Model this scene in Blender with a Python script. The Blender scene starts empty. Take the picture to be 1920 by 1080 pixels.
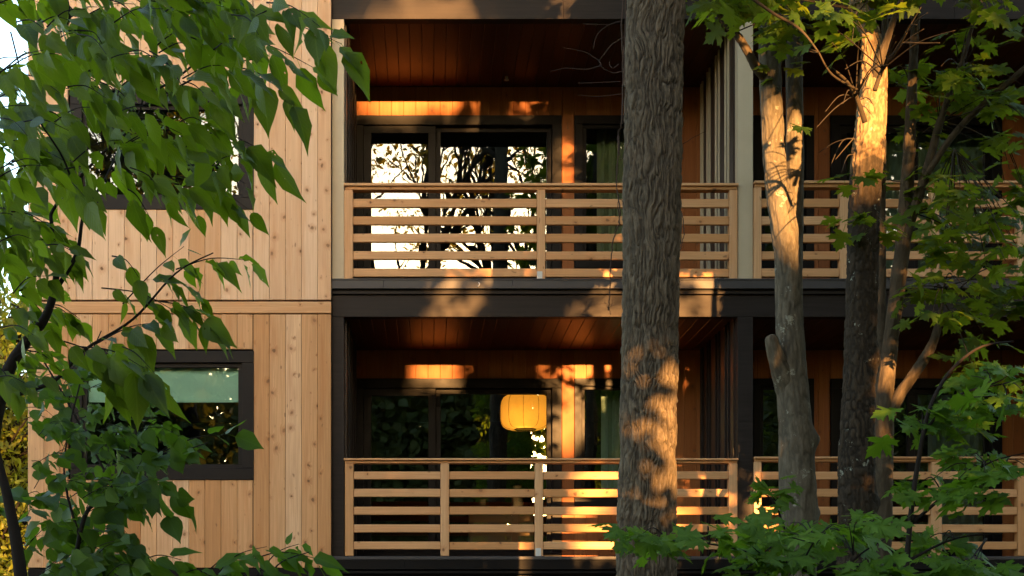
import bpy, bmesh, math, random
import numpy as np
from mathutils import Vector, Matrix
random.seed(7); rng = np.random.default_rng(7)
scene = bpy.context.scene; COL = scene.collection
R = math.radians

# ------------------------------------------------------------------ camera, sky, sun, exposure
DCAM, FPX = 13.8, 2346.0            # camera distance to the facade plane (Y=0); focal length in photo pixels
cam = bpy.data.cameras.new('camera'); cam_o = bpy.data.objects.new('camera', cam); COL.objects.link(cam_o)
cam_o.location = (0, -DCAM, 0); cam_o.rotation_euler = (R(90), 0, 0)
cam.sensor_width = 36; cam.lens = 36*FPX/1920
cam.shift_x = (960-800)/1920; cam.shift_y = (1150-540)/1920
cam.clip_start = 0.05; cam.clip_end = 600
scene.camera = cam_o
SUN_EL, SUN_AZ = R(5.6), R(4.5)
SV = Vector((math.sin(SUN_AZ)*math.cos(SUN_EL), -math.cos(SUN_AZ)*math.cos(SUN_EL), math.sin(SUN_EL)))
world = bpy.data.worlds.new('World'); scene.world = world; world.use_nodes = True
wn = world.node_tree.nodes; sky = wn.new('ShaderNodeTexSky')
sky.sky_type = 'NISHITA'; sky.sun_disc = False; sky.sun_elevation = SUN_EL; sky.sun_rotation = R(180)-SUN_AZ
sky.air_density = 1.0; sky.dust_density = 2.0; sky.ozone_density = 1.0
world.node_tree.links.new(sky.outputs[0], wn['Background'].inputs[0]); wn['Background'].inputs[1].default_value = 0.15
sun = bpy.data.lights.new('sun', 'SUN'); sun_o = bpy.data.objects.new('sun', sun); COL.objects.link(sun_o)
sun.energy = 3.9; sun.angle = R(0.5); sun.color = (1.0, 0.49, 0.15)
sun_o.rotation_euler = SV.to_track_quat('Z', 'Y').to_euler(); sun_o.location = SV*60
scene.view_settings.view_transform = 'Standard'; scene.view_settings.look = 'None'
scene.view_settings.exposure = 3.2; scene.view_settings.gamma = 1.0
cy = scene.cycles; cy.max_bounces = 8; cy.transparent_max_bounces = 24; cy.caustics_reflective = False; cy.caustics_refractive = False
cy.sample_clamp_indirect = 6

GROUND_Z = -1.7
def P(x, y, Y=0.0):
    s = (DCAM+Y)/FPX
    return Vector(((x-800)*s, Y, (1150-y)*s))
def X(x, Y=0.0): return (x-800)*(DCAM+Y)/FPX
def Z(y, Y=0.0): return (1150-y)*(DCAM+Y)/FPX
def M_(px, Y=0.0): return px*(DCAM+Y)/FPX

# ------------------------------------------------------------------ object helpers
def empty(name, loc=(0, 0, 0), label=None, cat=None, group=None, parent=None):
    o = bpy.data.objects.new(name, None); COL.objects.link(o)
    if parent is None: o.location = loc
    else: o.parent = parent
    o.empty_display_size = 0.1
    if label: o['label'] = label
    if cat: o['category'] = cat
    if group: o['group'] = group
    return o
def root_offset(p):
    while p.parent: p = p.parent
    return -p.location
def link(name, me, mat, parent=None, label=None, cat=None, group=None, kind=None):
    o = bpy.data.objects.new(name, me); COL.objects.link(o)
    if mat and not me.materials: me.materials.append(mat)
    if parent:
        o.parent = parent
        if parent.type == 'EMPTY': o.location = root_offset(parent) if parent.parent is None else (0, 0, 0)
    if label: o['label'] = label
    if cat: o['category'] = cat
    if group: o['group'] = group
    if kind: o['kind'] = kind
    return o

class MB:
    """collects bevelled boxes, prisms and tubes into ONE mesh with a per-piece random value"""
    def __init__(s): s.v = []; s.f = []; s.r = []; s.sm = []
    def add(s, verts, faces, rnd=None, smooth=False):
        b = len(s.v); s.v += [tuple(v) for v in verts]
        s.f += [tuple(i+b for i in f) for f in faces]
        r = random.random() if rnd is None else rnd
        s.r += [r]*len(verts); s.sm += [smooth]*len(faces)
    def box(s, x0, x1, y0, y1, z0, z1, bev=0.003, rnd=None):
        if x1 < x0: x0, x1 = x1, x0
        if y1 < y0: y0, y1 = y1, y0
        if z1 < z0: z0, z1 = z1, z0
        b = min(bev, (x1-x0)*.3, (y1-y0)*.3, (z1-z0)*.3)
        if b <= 0:
            vs = [(x, y, z) for x in (x0, x1) for y in (y0, y1) for z in (z0, z1)]
            s.add(vs, [(0,1,3,2),(4,6,7,5),(0,4,5,1),(2,3,7,6),(0,2,6,4),(1,5,7,3)], rnd); return
        lo = (x0, y0, z0); hi = (x1, y1, z1); idx = {}; vs = []
        for cx in (0,1):
            for cyy in (0,1):
                for cz in (0,1):
                    c = (cx, cyy, cz)
                    for a in range(3):
                        p = [(hi[k]-b if c[k] else lo[k]+b) for k in range(3)]
                        p[a] = hi[a] if c[a] else lo[a]
                        idx[(c, a)] = len(vs); vs.append(tuple(p))
        fs = []
        for a in range(3):
            u, w = [k for k in range(3) if k != a]
            for sd in (0,1):
                q = []
                for (cu, cw) in ((0,0),(1,0),(1,1),(0,1)):
                    c = [0]*3; c[a] = sd; c[u] = cu; c[w] = cw; q.append(idx[(tuple(c), a)])
                fs.append(tuple(q))
            for cu in (0,1):
                for cw in (0,1):
                    c0 = [0]*3; c0[u] = cu; c0[w] = cw; c1 = list(c0); c1[a] = 1
                    fs.append((idx[(tuple(c0), u)], idx[(tuple(c0), w)], idx[(tuple(c1), w)], idx[(tuple(c1), u)]))
        for cx in (0,1):
            for cyy in (0,1):
                for cz in (0,1):
                    fs.append(tuple(idx[((cx, cyy, cz), a)] for a in range(3)))
        cen = Vector(((x0+x1)/2, (y0+y1)/2, (z0+z1)/2)); ff = []
        for f in fs:
            a, b_, c_ = (Vector(vs[i]) for i in f[:3])
            n = (b_-a).cross(c_-a); m = sum((Vector(vs[i]) for i in f), Vector())/len(f)
            ff.append(f if n.dot(m-cen) >= 0 else tuple(reversed(f)))
        s.add(vs, ff, rnd)
    def tube(s, pts, rad, seg=8, rnd=None, cap=True):
        v, f = tube_geo(pts, rad, seg, cap); s.add(v, f, rnd, True)
    def build(s, name, mat, parent=None, **k):
        me = bpy.data.meshes.new(name); me.from_pydata(s.v, [], s.f)
        at = me.attributes.new('rnd', 'FLOAT', 'POINT'); at.data.foreach_set('value', np.array(s.r, dtype=np.float32))
        me.polygons.foreach_set('use_smooth', np.array(s.sm, dtype=bool)); me.update()
        return link(name, me, mat, parent, **k)

def tube_geo(pts, rad, seg=8, cap=True):
    pts = [Vector(p) for p in pts]; n = len(pts); vs = []; fs = []
    up = None
    for i, p in enumerate(pts):
        d = (pts[min(i+1, n-1)]-pts[max(i-1, 0)]).normalized()
        if up is None:
            up = Vector((0,0,1)) if abs(d.z) < .9 else Vector((0,1,0))
        a = d.cross(up).normalized(); b = a.cross(d).normalized(); up = b
        r = rad[i] if hasattr(rad, '__len__') else rad
        for k in range(seg):
            t = 2*math.pi*k/seg; vs.append(p + a*math.cos(t)*r + b*math.sin(t)*r)
    for i in range(n-1):
        for k in range(seg):
            k2 = (k+1) % seg; fs.append((i*seg+k, i*seg+k2, (i+1)*seg+k2, (i+1)*seg+k))
    if cap:
        fs.append(tuple(reversed(range(seg)))); fs.append(tuple((n-1)*seg+k for k in range(seg)))
    return vs, fs
def smooth_path(pts, per=6):
    """Catmull-Rom through points given as tuples of any length"""
    A = np.array(pts, float); n = len(A); out = []
    for i in range(n-1):
        p0, p1, p2, p3 = A[max(i-1, 0)], A[i], A[i+1], A[min(i+2, n-1)]
        for k in range(per):
            t = k/per
            out.append(.5*((2*p1)+(-p0+p2)*t+(2*p0-5*p1+4*p2-p3)*t*t+(-p0+3*p1-3*p2+p3)*t**3))
    out.append(A[-1]); return np.array(out)

# numpy value noise
def _h(ix, iy, iz, seed):
    n = (ix.astype(np.int64)*374761393 + iy.astype(np.int64)*668265263 + iz.astype(np.int64)*2147483647 + seed*1274126177) & 0xffffffff
    n = ((n ^ (n >> 13))*1274126177) & 0xffffffff; n = n ^ (n >> 16)
    return (n & 0xffff)/65535.0
def vnoise(p, seed=0):
    i = np.floor(p).astype(np.int64); f = p-i; f = f*f*f*(f*(f*6-15)+10); r = 0
    for dx in (0,1):
        for dy in (0,1):
            for dz in (0,1):
                w = (f[...,0] if dx else 1-f[...,0])*(f[...,1] if dy else 1-f[...,1])*(f[...,2] if dz else 1-f[...,2])
                r = r + w*_h(i[...,0]+dx, i[...,1]+dy, i[...,2]+dz, seed)
    return r
def fbm(p, o=4, seed=0):
    r = 0; a = .5; t = 0
    for k in range(o): r = r+a*vnoise(p*2**k+17.3*k, seed+k); t += a; a *= .5
    return r/t

# ------------------------------------------------------------------ materials
class NT:
    def __init__(s, name):
        s.m = bpy.data.materials.new(name); s.m.use_nodes = True; s.t = s.m.node_tree; s.n = s.t.nodes
        s.bsdf = s.n['Principled BSDF']; s.out = s.n['Material Output']
    def node(s, typ, ins=None, **props):
        nd = s.n.new(typ)
        for k, v in props.items(): setattr(nd, k, v)
        for k, v in (ins or {}).items():
            if hasattr(v, 'links') or isinstance(v, bpy.types.NodeSocket): s.t.links.new(v, nd.inputs[k])
            else: nd.inputs[k].default_value = v
        return nd
    def math(s, op, a, b=None, clamp=False):
        nd = s.n.new('ShaderNodeMath'); nd.operation = op; nd.use_clamp = clamp
        for i, v in enumerate((a, b)):
            if v is None: continue
            if isinstance(v, bpy.types.NodeSocket): s.t.links.new(v, nd.inputs[i])
            else: nd.inputs[i].default_value = v
        return nd.outputs[0]
    def mix(s, fac, a, b, blend='MIX'):
        nd = s.n.new('ShaderNodeMix'); nd.data_type = 'RGBA'; nd.blend_type = blend
        for sock, v in ((nd.inputs[0], fac), (nd.inputs[6], a), (nd.inputs[7], b)):
            if isinstance(v, bpy.types.NodeSocket): s.t.links.new(v, sock)
            elif hasattr(v, '__len__'): sock.default_value = (*v[:3], 1)
            else: sock.default_value = v
        return nd.outputs[2]
    def ramp(s, fac, stops, interp='LINEAR'):
        nd = s.n.new('ShaderNodeValToRGB'); s.t.links.new(fac, nd.inputs[0]); cr = nd.color_ramp; cr.interpolation = interp
        while len(cr.elements) < len(stops): cr.elements.new(.5)
        for e, (p, c) in zip(cr.elements, stops): e.position = p; e.color = (*c, 1) if hasattr(c, '__len__') else (c, c, c, 1)
        return nd.outputs[0]
    def set(s, **k):
        for a, v in k.items():
            key = {'color':'Base Color','rough':'Roughness','spec':'Specular IOR Level','normal':'Normal','metal':'Metallic'}[a]
            if isinstance(v, bpy.types.NodeSocket): s.t.links.new(v, s.bsdf.inputs[key])
            else: s.bsdf.inputs[key].default_value = (*v, 1) if hasattr(v, '__len__') else v
    def bump(s, h, strength=.3, dist=.01):
        return s.node('ShaderNodeBump', {'Height': h, 'Strength': strength, 'Distance': dist}).outputs[0]
    def pos(s): return s.node('ShaderNodeNewGeometry').outputs['Position']
    def attr(s, name, out='Fac'): return s.node('ShaderNodeAttribute', attribute_name=name).outputs[out]

def wood(name, axis, tones, knots=.5, rough=.62, grain=.35, kcol=(.15,.07,.03), spec=.3):
    t = NT(name); pos = t.pos(); rnd = t.attr('rnd')
    sx = t.node('ShaderNodeSeparateXYZ', {0: pos}).outputs
    u, v = {'Z': (sx[0], sx[2]), 'X': (sx[2], sx[0]), 'Y': (sx[0], sx[1])}[axis]
    r1 = t.math('MULTIPLY', rnd, 61.0); r2 = t.math('MULTIPLY', rnd, 37.0)
    # grain: long streaks that bend round the knots
    kv = t.node('ShaderNodeCombineXYZ', {0: t.math('ADD', t.math('MULTIPLY', u, 5.5), r1), 1: t.math('ADD', t.math('MULTIPLY', v, 4.6), r2), 2: r2}).outputs[0]
    wob = t.node('ShaderNodeTexNoise', {'Vector': kv, 'Scale': 3.0, 'Detail': 2.0}).outputs['Color']
    kv2 = t.node('ShaderNodeVectorMath', {0: kv, 1: t.node('ShaderNodeVectorMath', {0: wob, 'Scale': .22}, operation='SCALE').outputs[0]}, operation='ADD').outputs[0]
    vo = t.node('ShaderNodeTexVoronoi', {'Vector': kv2, 'Scale': 1.0, 'Randomness': 1.0}, voronoi_dimensions='2D')
    vc = t.node('ShaderNodeSeparateColor', {0: vo.outputs['Color']}).outputs
    sel = t.math('GREATER_THAN', vc[0], t.math('SUBTRACT', 1-knots*.25, t.math('MULTIPLY', t.math('FRACT', t.math('MULTIPLY', rnd, 7.31)), knots*1.1)))
    size = t.math('MULTIPLY_ADD', vc[1], .10); size.node.inputs[2].default_value = .03
    rel = t.math('DIVIDE', vo.outputs['Distance'], size)
    core = t.math('MULTIPLY', t.ramp(rel, [(.55, 1), (1.0, 0)]), sel)
    halo = t.math('MULTIPLY', t.ramp(t.math('MULTIPLY', rel, .3), [(.2, 1), (.9, 0)]), sel)
    gu = t.math('ADD', t.math('MULTIPLY', u, 70.0), t.math('MULTIPLY', halo, 2.5))
    gv = t.node('ShaderNodeCombineXYZ', {0: gu, 1: t.math('MULTIPLY', v, 1.6), 2: r1}).outputs[0]
    g1 = t.node('ShaderNodeTexNoise', {'Vector': gv, 'Scale': 1.0, 'Detail': 5.0, 'Roughness': .6, 'Distortion': .6}).outputs['Fac']
    bl = t.node('ShaderNodeCombineXYZ', {0: t.math('MULTIPLY', u, 9.0), 1: t.math('MULTIPLY', v, .9), 2: r2}).outputs[0]
    g2 = t.node('ShaderNodeTexNoise', {'Vector': bl, 'Scale': 1.0, 'Detail': 4.0}).outputs['Fac']
    base = t.ramp(rnd, [(0, tones[0]), (.4, tones[1]), (.75, tones[2]), (1, tones[3])])
    c = t.mix(t.math('MULTIPLY', t.ramp(g1, [(.42, 1), (.62, 0)]), grain), base, tuple(x*.62 for x in tones[3]))
    c = t.mix(t.ramp(g2, [(.52, 0), (.8, .55)]), c, (tones[3][0]*.9, tones[3][1]*.72, tones[3][2]*.55))
    c = t.mix(t.math('MULTIPLY', halo, .42), c, (tones[3][0]*.75, tones[3][1]*.55, tones[3][2]*.4))
    c = t.mix(t.math('MULTIPLY', core, t.math('MULTIPLY_ADD', vc[2], .5)), c, kcol)
    sp = t.node('ShaderNodeTexNoise', {'Vector': t.node('ShaderNodeCombineXYZ', {0: t.math('MULTIPLY', u, 26.0), 1: t.math('MULTIPLY', v, 9.0), 2: r1}).outputs[0], 'Scale': 1.0, 'Detail': 1.0}).outputs['Fac']
    c = t.mix(t.ramp(sp, [(.73, 0), (.78, .6)]), c, kcol)
    t.set(color=c, rough=rough, spec=spec, normal=t.bump(t.math('ADD', g1, t.math('MULTIPLY', core, -1.0)), .35, .004)); return t.m

def paint(name, col, rough=.45, var=.15, spec=.4, brushed=None):
    t = NT(name); pos = t.pos()
    sc = t.node('ShaderNodeMapping', {'Vector': pos, 'Scale': brushed or (3, 3, 3)}).outputs[0]
    n = t.node('ShaderNodeTexNoise', {'Vector': sc, 'Scale': 1.0, 'Detail': 6.0, 'Roughness': .65}).outputs['Fac']
    c = t.mix(t.ramp(n, [(.3, 0), (.7, 1)]), tuple(x*(1-var) for x in col), tuple(x*(1+var) for x in col))
    t.set(color=c, rough=t.ramp(n, [(.3, rough*.85), (.7, min(1, rough*1.15))]), spec=spec, normal=t.bump(n, .12, .004)); return t.m

def glass(name, refl=.35, tint=(.55,.62,.6), wav=.0007):
    t = NT(name); pos = t.pos()
    n = t.node('ShaderNodeTexNoise', {'Vector': pos, 'Scale': 2.3, 'Detail': 2.0}).outputs['Fac']
    nb = t.bump(n, 1.0, wav)
    gl = t.node('ShaderNodeBsdfGlossy', {'Color': (.84,.94,1.0,1), 'Roughness': 0.0, 'Normal': nb}).outputs[0]
    tr = t.node('ShaderNodeBsdfTransparent', {'Color': (*tint, 1)}).outputs[0]
    fr = t.node('ShaderNodeFresnel', {'IOR': 1.5, 'Normal': nb}).outputs[0]
    fac = t.math('ADD', t.math('MULTIPLY', fr, 1-refl), refl, True)
    ms = t.node('ShaderNodeMixShader', {0: fac, 1: tr, 2: gl}).outputs[0]
    t.t.links.new(ms, t.out.inputs[0]); return t.m

def leafmat(name, top, top2, trans, tmix=.38, rough=.42, veins=.35, holes=0.0, spec=.35):
    t = NT(name); uv = t.node('ShaderNodeAttribute', attribute_name='luv').outputs['Vector']; tint = t.attr('tint')
    s = t.node('ShaderNodeSeparateXYZ', {0: uv}).outputs
    au = t.math('ABSOLUTE', s[0])
    ph = t.math('MULTIPLY', t.math('SUBTRACT', s[1], t.math('MULTIPLY', au, .75)), 8.0)
    rib = t.math('PINGPONG', ph, .5)
    vein = t.math('MAXIMUM', t.ramp(au, [(.0, 1), (.05, 0)]), t.math('MULTIPLY', t.ramp(rib, [(.0, 1), (.10, 0)]), .55))
    c = t.mix(tint, top, top2)
    no = t.node('ShaderNodeTexNoise', {'Vector': t.pos(), 'Scale': 30.0, 'Detail': 3.0}).outputs['Fac']
    c = t.mix(t.math('MULTIPLY', no, .35), c, tuple(x*.55 for x in top))
    c = t.mix(t.math('MULTIPLY', vein, veins), c, tuple(min(1, x*1.9+.01) for x in top2))
    t.set(color=c, rough=rough, spec=spec, normal=t.bump(t.math('SUBTRACT', rib, t.math('MULTIPLY', vein, .3)), .25, .004))
    tc = t.mix(tint, tuple(x*.8 for x in trans), trans)
    tc = t.mix(t.math('MULTIPLY', vein, .4), tc, tuple(x*.45 for x in trans))
    tl = t.node('ShaderNodeBsdfTranslucent', {'Color': tc}).outputs[0]
    sh = t.node('ShaderNodeMixShader', {0: tmix, 1: t.bsdf.outputs[0], 2: tl}).outputs[0]
    if holes:
        hv = t.node('ShaderNodeCombineXYZ', {0: t.math('MULTIPLY', s[0], 2.6), 1: t.math('MULTIPLY', s[1], 4.0), 2: t.math('MULTIPLY', tint, 91.0)}).outputs[0]
        vo = t.node('ShaderNodeTexVoronoi', {'Vector': hv, 'Scale': 1.6, 'Randomness': 1.0})
        vs = t.node('ShaderNodeSeparateColor', {0: vo.outputs['Color']}).outputs
        m = t.math('MULTIPLY', t.math('LESS_THAN', vo.outputs['Distance'], t.math('MULTIPLY', vs[1], .2)), t.math('GREATER_THAN', vs[0], 1-holes))
        sh = t.node('ShaderNodeMixShader', {0: m, 1: sh, 2: t.node('ShaderNodeBsdfTransparent').outputs[0]}).outputs[0]
    t.t.links.new(sh, t.out.inputs[0]); return t.m

def barkmat(name, ridge, crev, patch=None, pamt=.5, pscale=6, moss=None, rough=.9, fine=60, top=None, ztop=0):
    t = NT(name); h = t.attr('hgt'); pos = t.pos()
    st = t.node('ShaderNodeMapping', {'Vector': pos, 'Scale': (1, 1, .3)}).outputs[0]
    n = t.node('ShaderNodeTexNoise', {'Vector': st, 'Scale': float(fine), 'Detail': 6.0, 'Roughness': .7}).outputs['Fac']
    big = t.node('ShaderNodeTexNoise', {'Vector': pos, 'Scale': 2.5, 'Detail': 3.0}).outputs['Fac']
    c = t.mix(h, crev, ridge)
    c = t.mix(t.ramp(n, [(.35, .6), (.62, 0)]), c, crev)
    c = t.mix(t.ramp(big, [(.35, .0), (.7, .5)]), c, tuple(x*.6 for x in ridge))
    if top:  # bark above ztop coloured golden tan, standing in for sunlight
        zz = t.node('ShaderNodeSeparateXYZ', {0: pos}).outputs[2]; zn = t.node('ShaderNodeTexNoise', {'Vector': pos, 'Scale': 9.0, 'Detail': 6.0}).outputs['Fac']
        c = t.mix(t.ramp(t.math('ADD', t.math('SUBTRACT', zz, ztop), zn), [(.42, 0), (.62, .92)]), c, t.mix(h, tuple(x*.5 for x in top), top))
    if moss: c = t.mix(t.ramp(t.node('ShaderNodeTexNoise', {'Vector': pos, 'Scale': 5.0, 'Detail': 5.0}).outputs['Fac'], [(.5, 0), (.62, .8)]), c, moss)
    if patch:
        pv = t.node('ShaderNodeTexNoise', {'Vector': pos, 'Scale': float(pscale), 'Detail': 8.0, 'Roughness': .75}).outputs['Fac']
        c = t.mix(t.ramp(pv, [(1-pamt, 0), (1-pamt+.03, .85)]), c, patch)
    t.set(color=c, rough=rough, spec=.2, normal=t.bump(n, .7, .006)); return t.m

W_SID = wood('pale_cedar_siding', 'Z', [(.69,.465,.305), (.66,.43,.265), (.62,.37,.21), (.53,.285,.13)], .6, grain=.2)
W_SIDL = wood('cedar_siding', 'Z', [(.66,.42,.245), (.61,.35,.175), (.54,.28,.12), (.42,.19,.065)], .8, grain=.32)
W_RAIL = wood('cedar_rail', 'X', [(.61,.34,.165), (.59,.31,.14), (.55,.275,.115), (.48,.23,.085)], .5, grain=.3)
W_POST = wood('cedar_post', 'Z', [(.62,.365,.19), (.60,.335,.165), (.57,.30,.135), (.50,.25,.10)], .5, grain=.3)
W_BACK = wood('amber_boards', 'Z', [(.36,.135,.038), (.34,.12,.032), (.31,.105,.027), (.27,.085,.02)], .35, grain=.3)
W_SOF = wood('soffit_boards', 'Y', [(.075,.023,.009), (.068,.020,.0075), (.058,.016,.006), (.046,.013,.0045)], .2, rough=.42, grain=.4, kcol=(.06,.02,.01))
FASCIA = paint('dark_stained_board', (.023,.0175,.0155), .5, .28, .12, (1.5, 1.5, 38))
METAL = paint('grey_flashing', (.058,.052,.052), .42, .08, .2)
BLACKM = paint('black_trim', (.007,.006,.006), .5, .2, .1)
FRAME = paint('bronze_window_frame', (.0105,.0088,.009), .45, .12, .12)
BEIGE = paint('beige_panel', (.46,.375,.255), .5, .06, .4)
BATTEN = paint('batten_brown', (.03,.018,.013), .45, .2, .4, (20, 20, 1.2))
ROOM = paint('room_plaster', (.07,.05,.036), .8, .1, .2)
GLASS = glass('window_glass', .11)
GLASS_LOW = glass('window_glass_plain', .16, (.75,.8,.78))
GLASS_CL = glass('window_glass_clear', .10, (.92,.96,.94))
GALV = paint('galvanised_steel', (.5,.5,.5), .4, .1, .6)

# ------------------------------------------------------------------ building
bld = empty('apartment_building', P(622, 1150, 2.0) + Vector((0, 0, GROUND_Z)),
            'two storey cedar clad apartment building with black window frames and recessed balconies', 'building')
def part(name, parent=None): return empty(name, parent=parent or bld)
# a part that is an Empty sits at the building's own origin; its children carry the offset
def link_part_offset(e): e.location = root_offset(bld)

# left cedar wall -------------------------------------------------------------
YW = -0.09                                            # outer face of the boards
seams = [57, 87, 117, 147, 177, 207, 237, 267, 297, 327, 357, 387, 417, 447, 477, 507, 537, 567, 597, 622]
WIN_U = (132, 476, 174, 393); WIN_L = (132, 476, 658, 900)
def siding(name, ytop, ybot, win, parent, mat=None):
    mb = MB(); wx0, wx1, wy0, wy1 = win
    for a, b in zip(seams[:-1], seams[1:]):
        r = random.random(); dy = random.uniform(-.0015, .0015)
        segs = [(a, b, ytop, ybot)]
        if b > wx0 and a < wx1:
            segs = []
            if a < wx0: segs.append((a, wx0, ytop, ybot)); a2 = wx0
            else: a2 = a
            b2 = min(b, wx1)
            if b > wx1 + 1: segs.append((wx1, b, ytop, ybot))
            segs += [(a2, b2, ytop, wy0), (a2, b2, wy1, ybot)]
        for (p, q, t0, t1) in segs:
            mb.box(X(p)+.0012, X(q)-.0012, YW+dy, YW+.03, Z(t1), Z(t0), .0045, r)
    return mb.build(name, mat or W_SID, parent)
siding('upper_siding', -260, 566, WIN_U, bld)
siding('lower_siding', 593, 1065, WIN_L, bld, W_SIDL)
m = MB(); m.box(X(57), X(622), YW-.006, YW+.03, Z(591), Z(569.5), .004, .15); m.build('belt_board', W_RAIL, bld)
# wall structure behind the boards with openings (black membrane)
def panel_with_holes(mb, x0, x1, z0, z1, y0, y1, holes):
    xs = sorted({x0, x1, *[h[0] for h in holes], *[h[1] for h in holes]})
    for a, b in zip(xs[:-1], xs[1:]):
        hs = sorted([(h[2], h[3]) for h in holes if h[0] <= a+1e-6 and h[1] >= b-1e-6])
        z = z0
        for (p, q) in hs:
            if p > z: mb.box(a, b, y0, y1, z, p, 0)
            z = max(z, q)
        if z < z1: mb.box(a, b, y0, y1, z, z1, 0)
ZTOP = Z(-260); XR = X(2300)
mb = MB()
hole = lambda w: (X(w[0]), X(w[1]), Z(w[3]), Z(w[2]))
panel_with_holes(mb, X(58), X(620), Z(1110), ZTOP, YW+.031, YW+.2, [hole(WIN_U), hole(WIN_L)])
mb.box(X(58), X(58)+.15, YW+.201, 8, Z(1110), ZTOP, 0)                 # end wall
mb.box(XR-.15, XR, 0.2, 8, Z(1110), ZTOP, 0)
mb.box(X(58)+.15, XR-.15, 7.85, 8, Z(1110), ZTOP, 0)                      # rear wall
mb.box(X(620)-.1, X(620)-.002, YW+.201, 1.9, Z(1110), ZTOP, 0)                 # cheek between wall and balcony
mb.build('wall_structure', BLACKM, bld)
mb = MB(); 
for k in range(46):
    y0 = YW+.03+k*.176; mb.box(X(57), X(58)-.001, y0+.001, y0+.175, Z(1065), ZTOP, .004)
mb.build('end_wall_siding', W_SID, bld)
mb = MB(); mb.box(X(57), XR, -.3, 8.2, ZTOP+.002, ZTOP+.35, .01); mb.build('roof', METAL, bld)
mb = MB(); mb.box(X(57), X(621.5), YW+.004, 8, GROUND_Z-.3, Z(1067), .004); mb.box(X(623), XR, .06, 8, GROUND_Z-.3, Z(1100), .004); mb.build('foundation', BLACKM, bld)

def window_unit(name, rect, yface, ydepth, parent, fw=22, sash=8, mull=None, fwb=None, glassmat=None, gy=.05):
    """frame with a stepped inner sash and a pane; rect in photo pixels at depth ydepth"""
    x0, x1 = X(rect[0], ydepth), X(rect[1], ydepth); z1, z0 = Z(rect[2], ydepth), Z(rect[3], ydepth)
    f = M_(fw, ydepth); s = M_(sash, ydepth); fb = M_(fwb, ydepth) if fwb else f
    e = empty(name, parent=parent); e.location = (0, 0, 0) if parent != bld else root_offset(bld)
    m = MB()
    m.box(x0, x1, yface, yface+.16, z1-f, z1, .004); m.box(x0, x1, yface, yface+.16, z0, z0+fb, .004)
    m.box(x0, x0+f, yface+.0005, yface+.16, z0+fb, z1-f, .004); m.box(x1-f, x1, yface+.0005, yface+.16, z0+fb, z1-f, .004)
    m.build('frame', FRAME, e)
    ix0, ix1, iz0, iz1 = x0+f, x1-f, z0+fb, z1-f
    def sashbox(a, b, c, d, off, w=s):
        q = MB()
        q.box(a, b, yface+off, yface+off+.06, d-w, d, .003); q.box(a, b, yface+off, yface+off+.06, c, c+w, .003)
        q.box(a, a+w, yface+off+.0005, yface+off+.06, c+w, d-w, .003); q.box(b-w, b, yface+off+.0005, yface+off+.06, c+w, d-w, .003)
        q.build('sash', FRAME, e)
        g = MB(); yy = yface+off+.03; g.add([(a+w, yy, c+w), (b-w, yy, c+w), (b-w, yy, d-w), (a+w, yy, d-w)], [(0,1,2,3)])
        g.build('pane', glassmat or GLASS, e)
    if mull is None: sashbox(ix0, ix1, iz0, iz1, .04)
    else:
        mx, lw, rw = mull; c = X(mx, ydepth)
        sashbox(ix0, c+M_(6, ydepth), iz0, iz1, .03, M_(lw, ydepth)); sashbox(c+M_(6.5, ydepth), ix1, iz0, iz1, .09, M_(rw, ydepth))
        h = MB(); h.box(ix0+.03, ix0+.055, yface+.0, yface+.03, (iz0+iz1)/2-.25, (iz0+iz1)/2+.05, .006); h.build('handle', BLACKM, e)
    return e
window_unit('window', WIN_U, YW-.012, YW, bld)
window_unit('window', WIN_L, YW-.012, YW, bld, glassmat=GLASS_CL)

# balconies ---------------------------------------------------------------------
YB = 1.8
COLS = [(622, 645), (1383, 1412), (2150, 2180)]
# heads and decks in Z
Z_UDECK, Z_LDECK = Z(525), Z(1043); Z_UCEIL, Z_LCEIL = Z(36), Z(594)
def beam(name, ytop, ybot, mat, seam=None, y0=0.0):
    m = MB(); z0, z1 = Z(ybot), Z(ytop); edges = [X(622.6)] + ([X(s) for s in seam] if seam else []) + [XR]
    for a, b in zip(edges[:-1], edges[1:]): m.box(a+.0006, b-.0006, y0, y0+.12, z0, z1, .003)
    m.build(name, mat, bld)
beam('top_fascia', -120, 35.5, FASCIA, [1057, 1790])
beam('roof_fascia', -258, -124, FASCIA, None, -.02)
beam('middle_fascia', 553.5, 594, FASCIA, None)
beam('drip_strip', 547, 552.5, FASCIA, None, -.03)
beam('deck_flashing', 528, 543.5, METAL, [720, 960, 1345, 1850], -.06)
m = MB(); m.box(X(622.6), XR, -.02, .12, Z(547), Z(543.5), 0); m.build('flashing_gap', BLACKM, bld)
m = MB(); m.box(X(622.6), XR, -.066, .2, Z(528)+.001, Z(525), .004); m.build('deck_edge_cap', METAL, bld)
m = MB(); m.box(X(622.6), XR, -.066, .2, Z(1050)+.001, Z(1043.5), .004); m.build('deck_edge_cap', METAL, bld)
beam('lower_deck_flashing', 1050, 1068, BLACKM, [759, 1500], -.06)
beam('lower_drip_strip', 1070.5, 1076, BLACKM, None, -.05)
beam('lower_fascia', 1078, 1130, BLACKM, None, 0.0)
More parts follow.
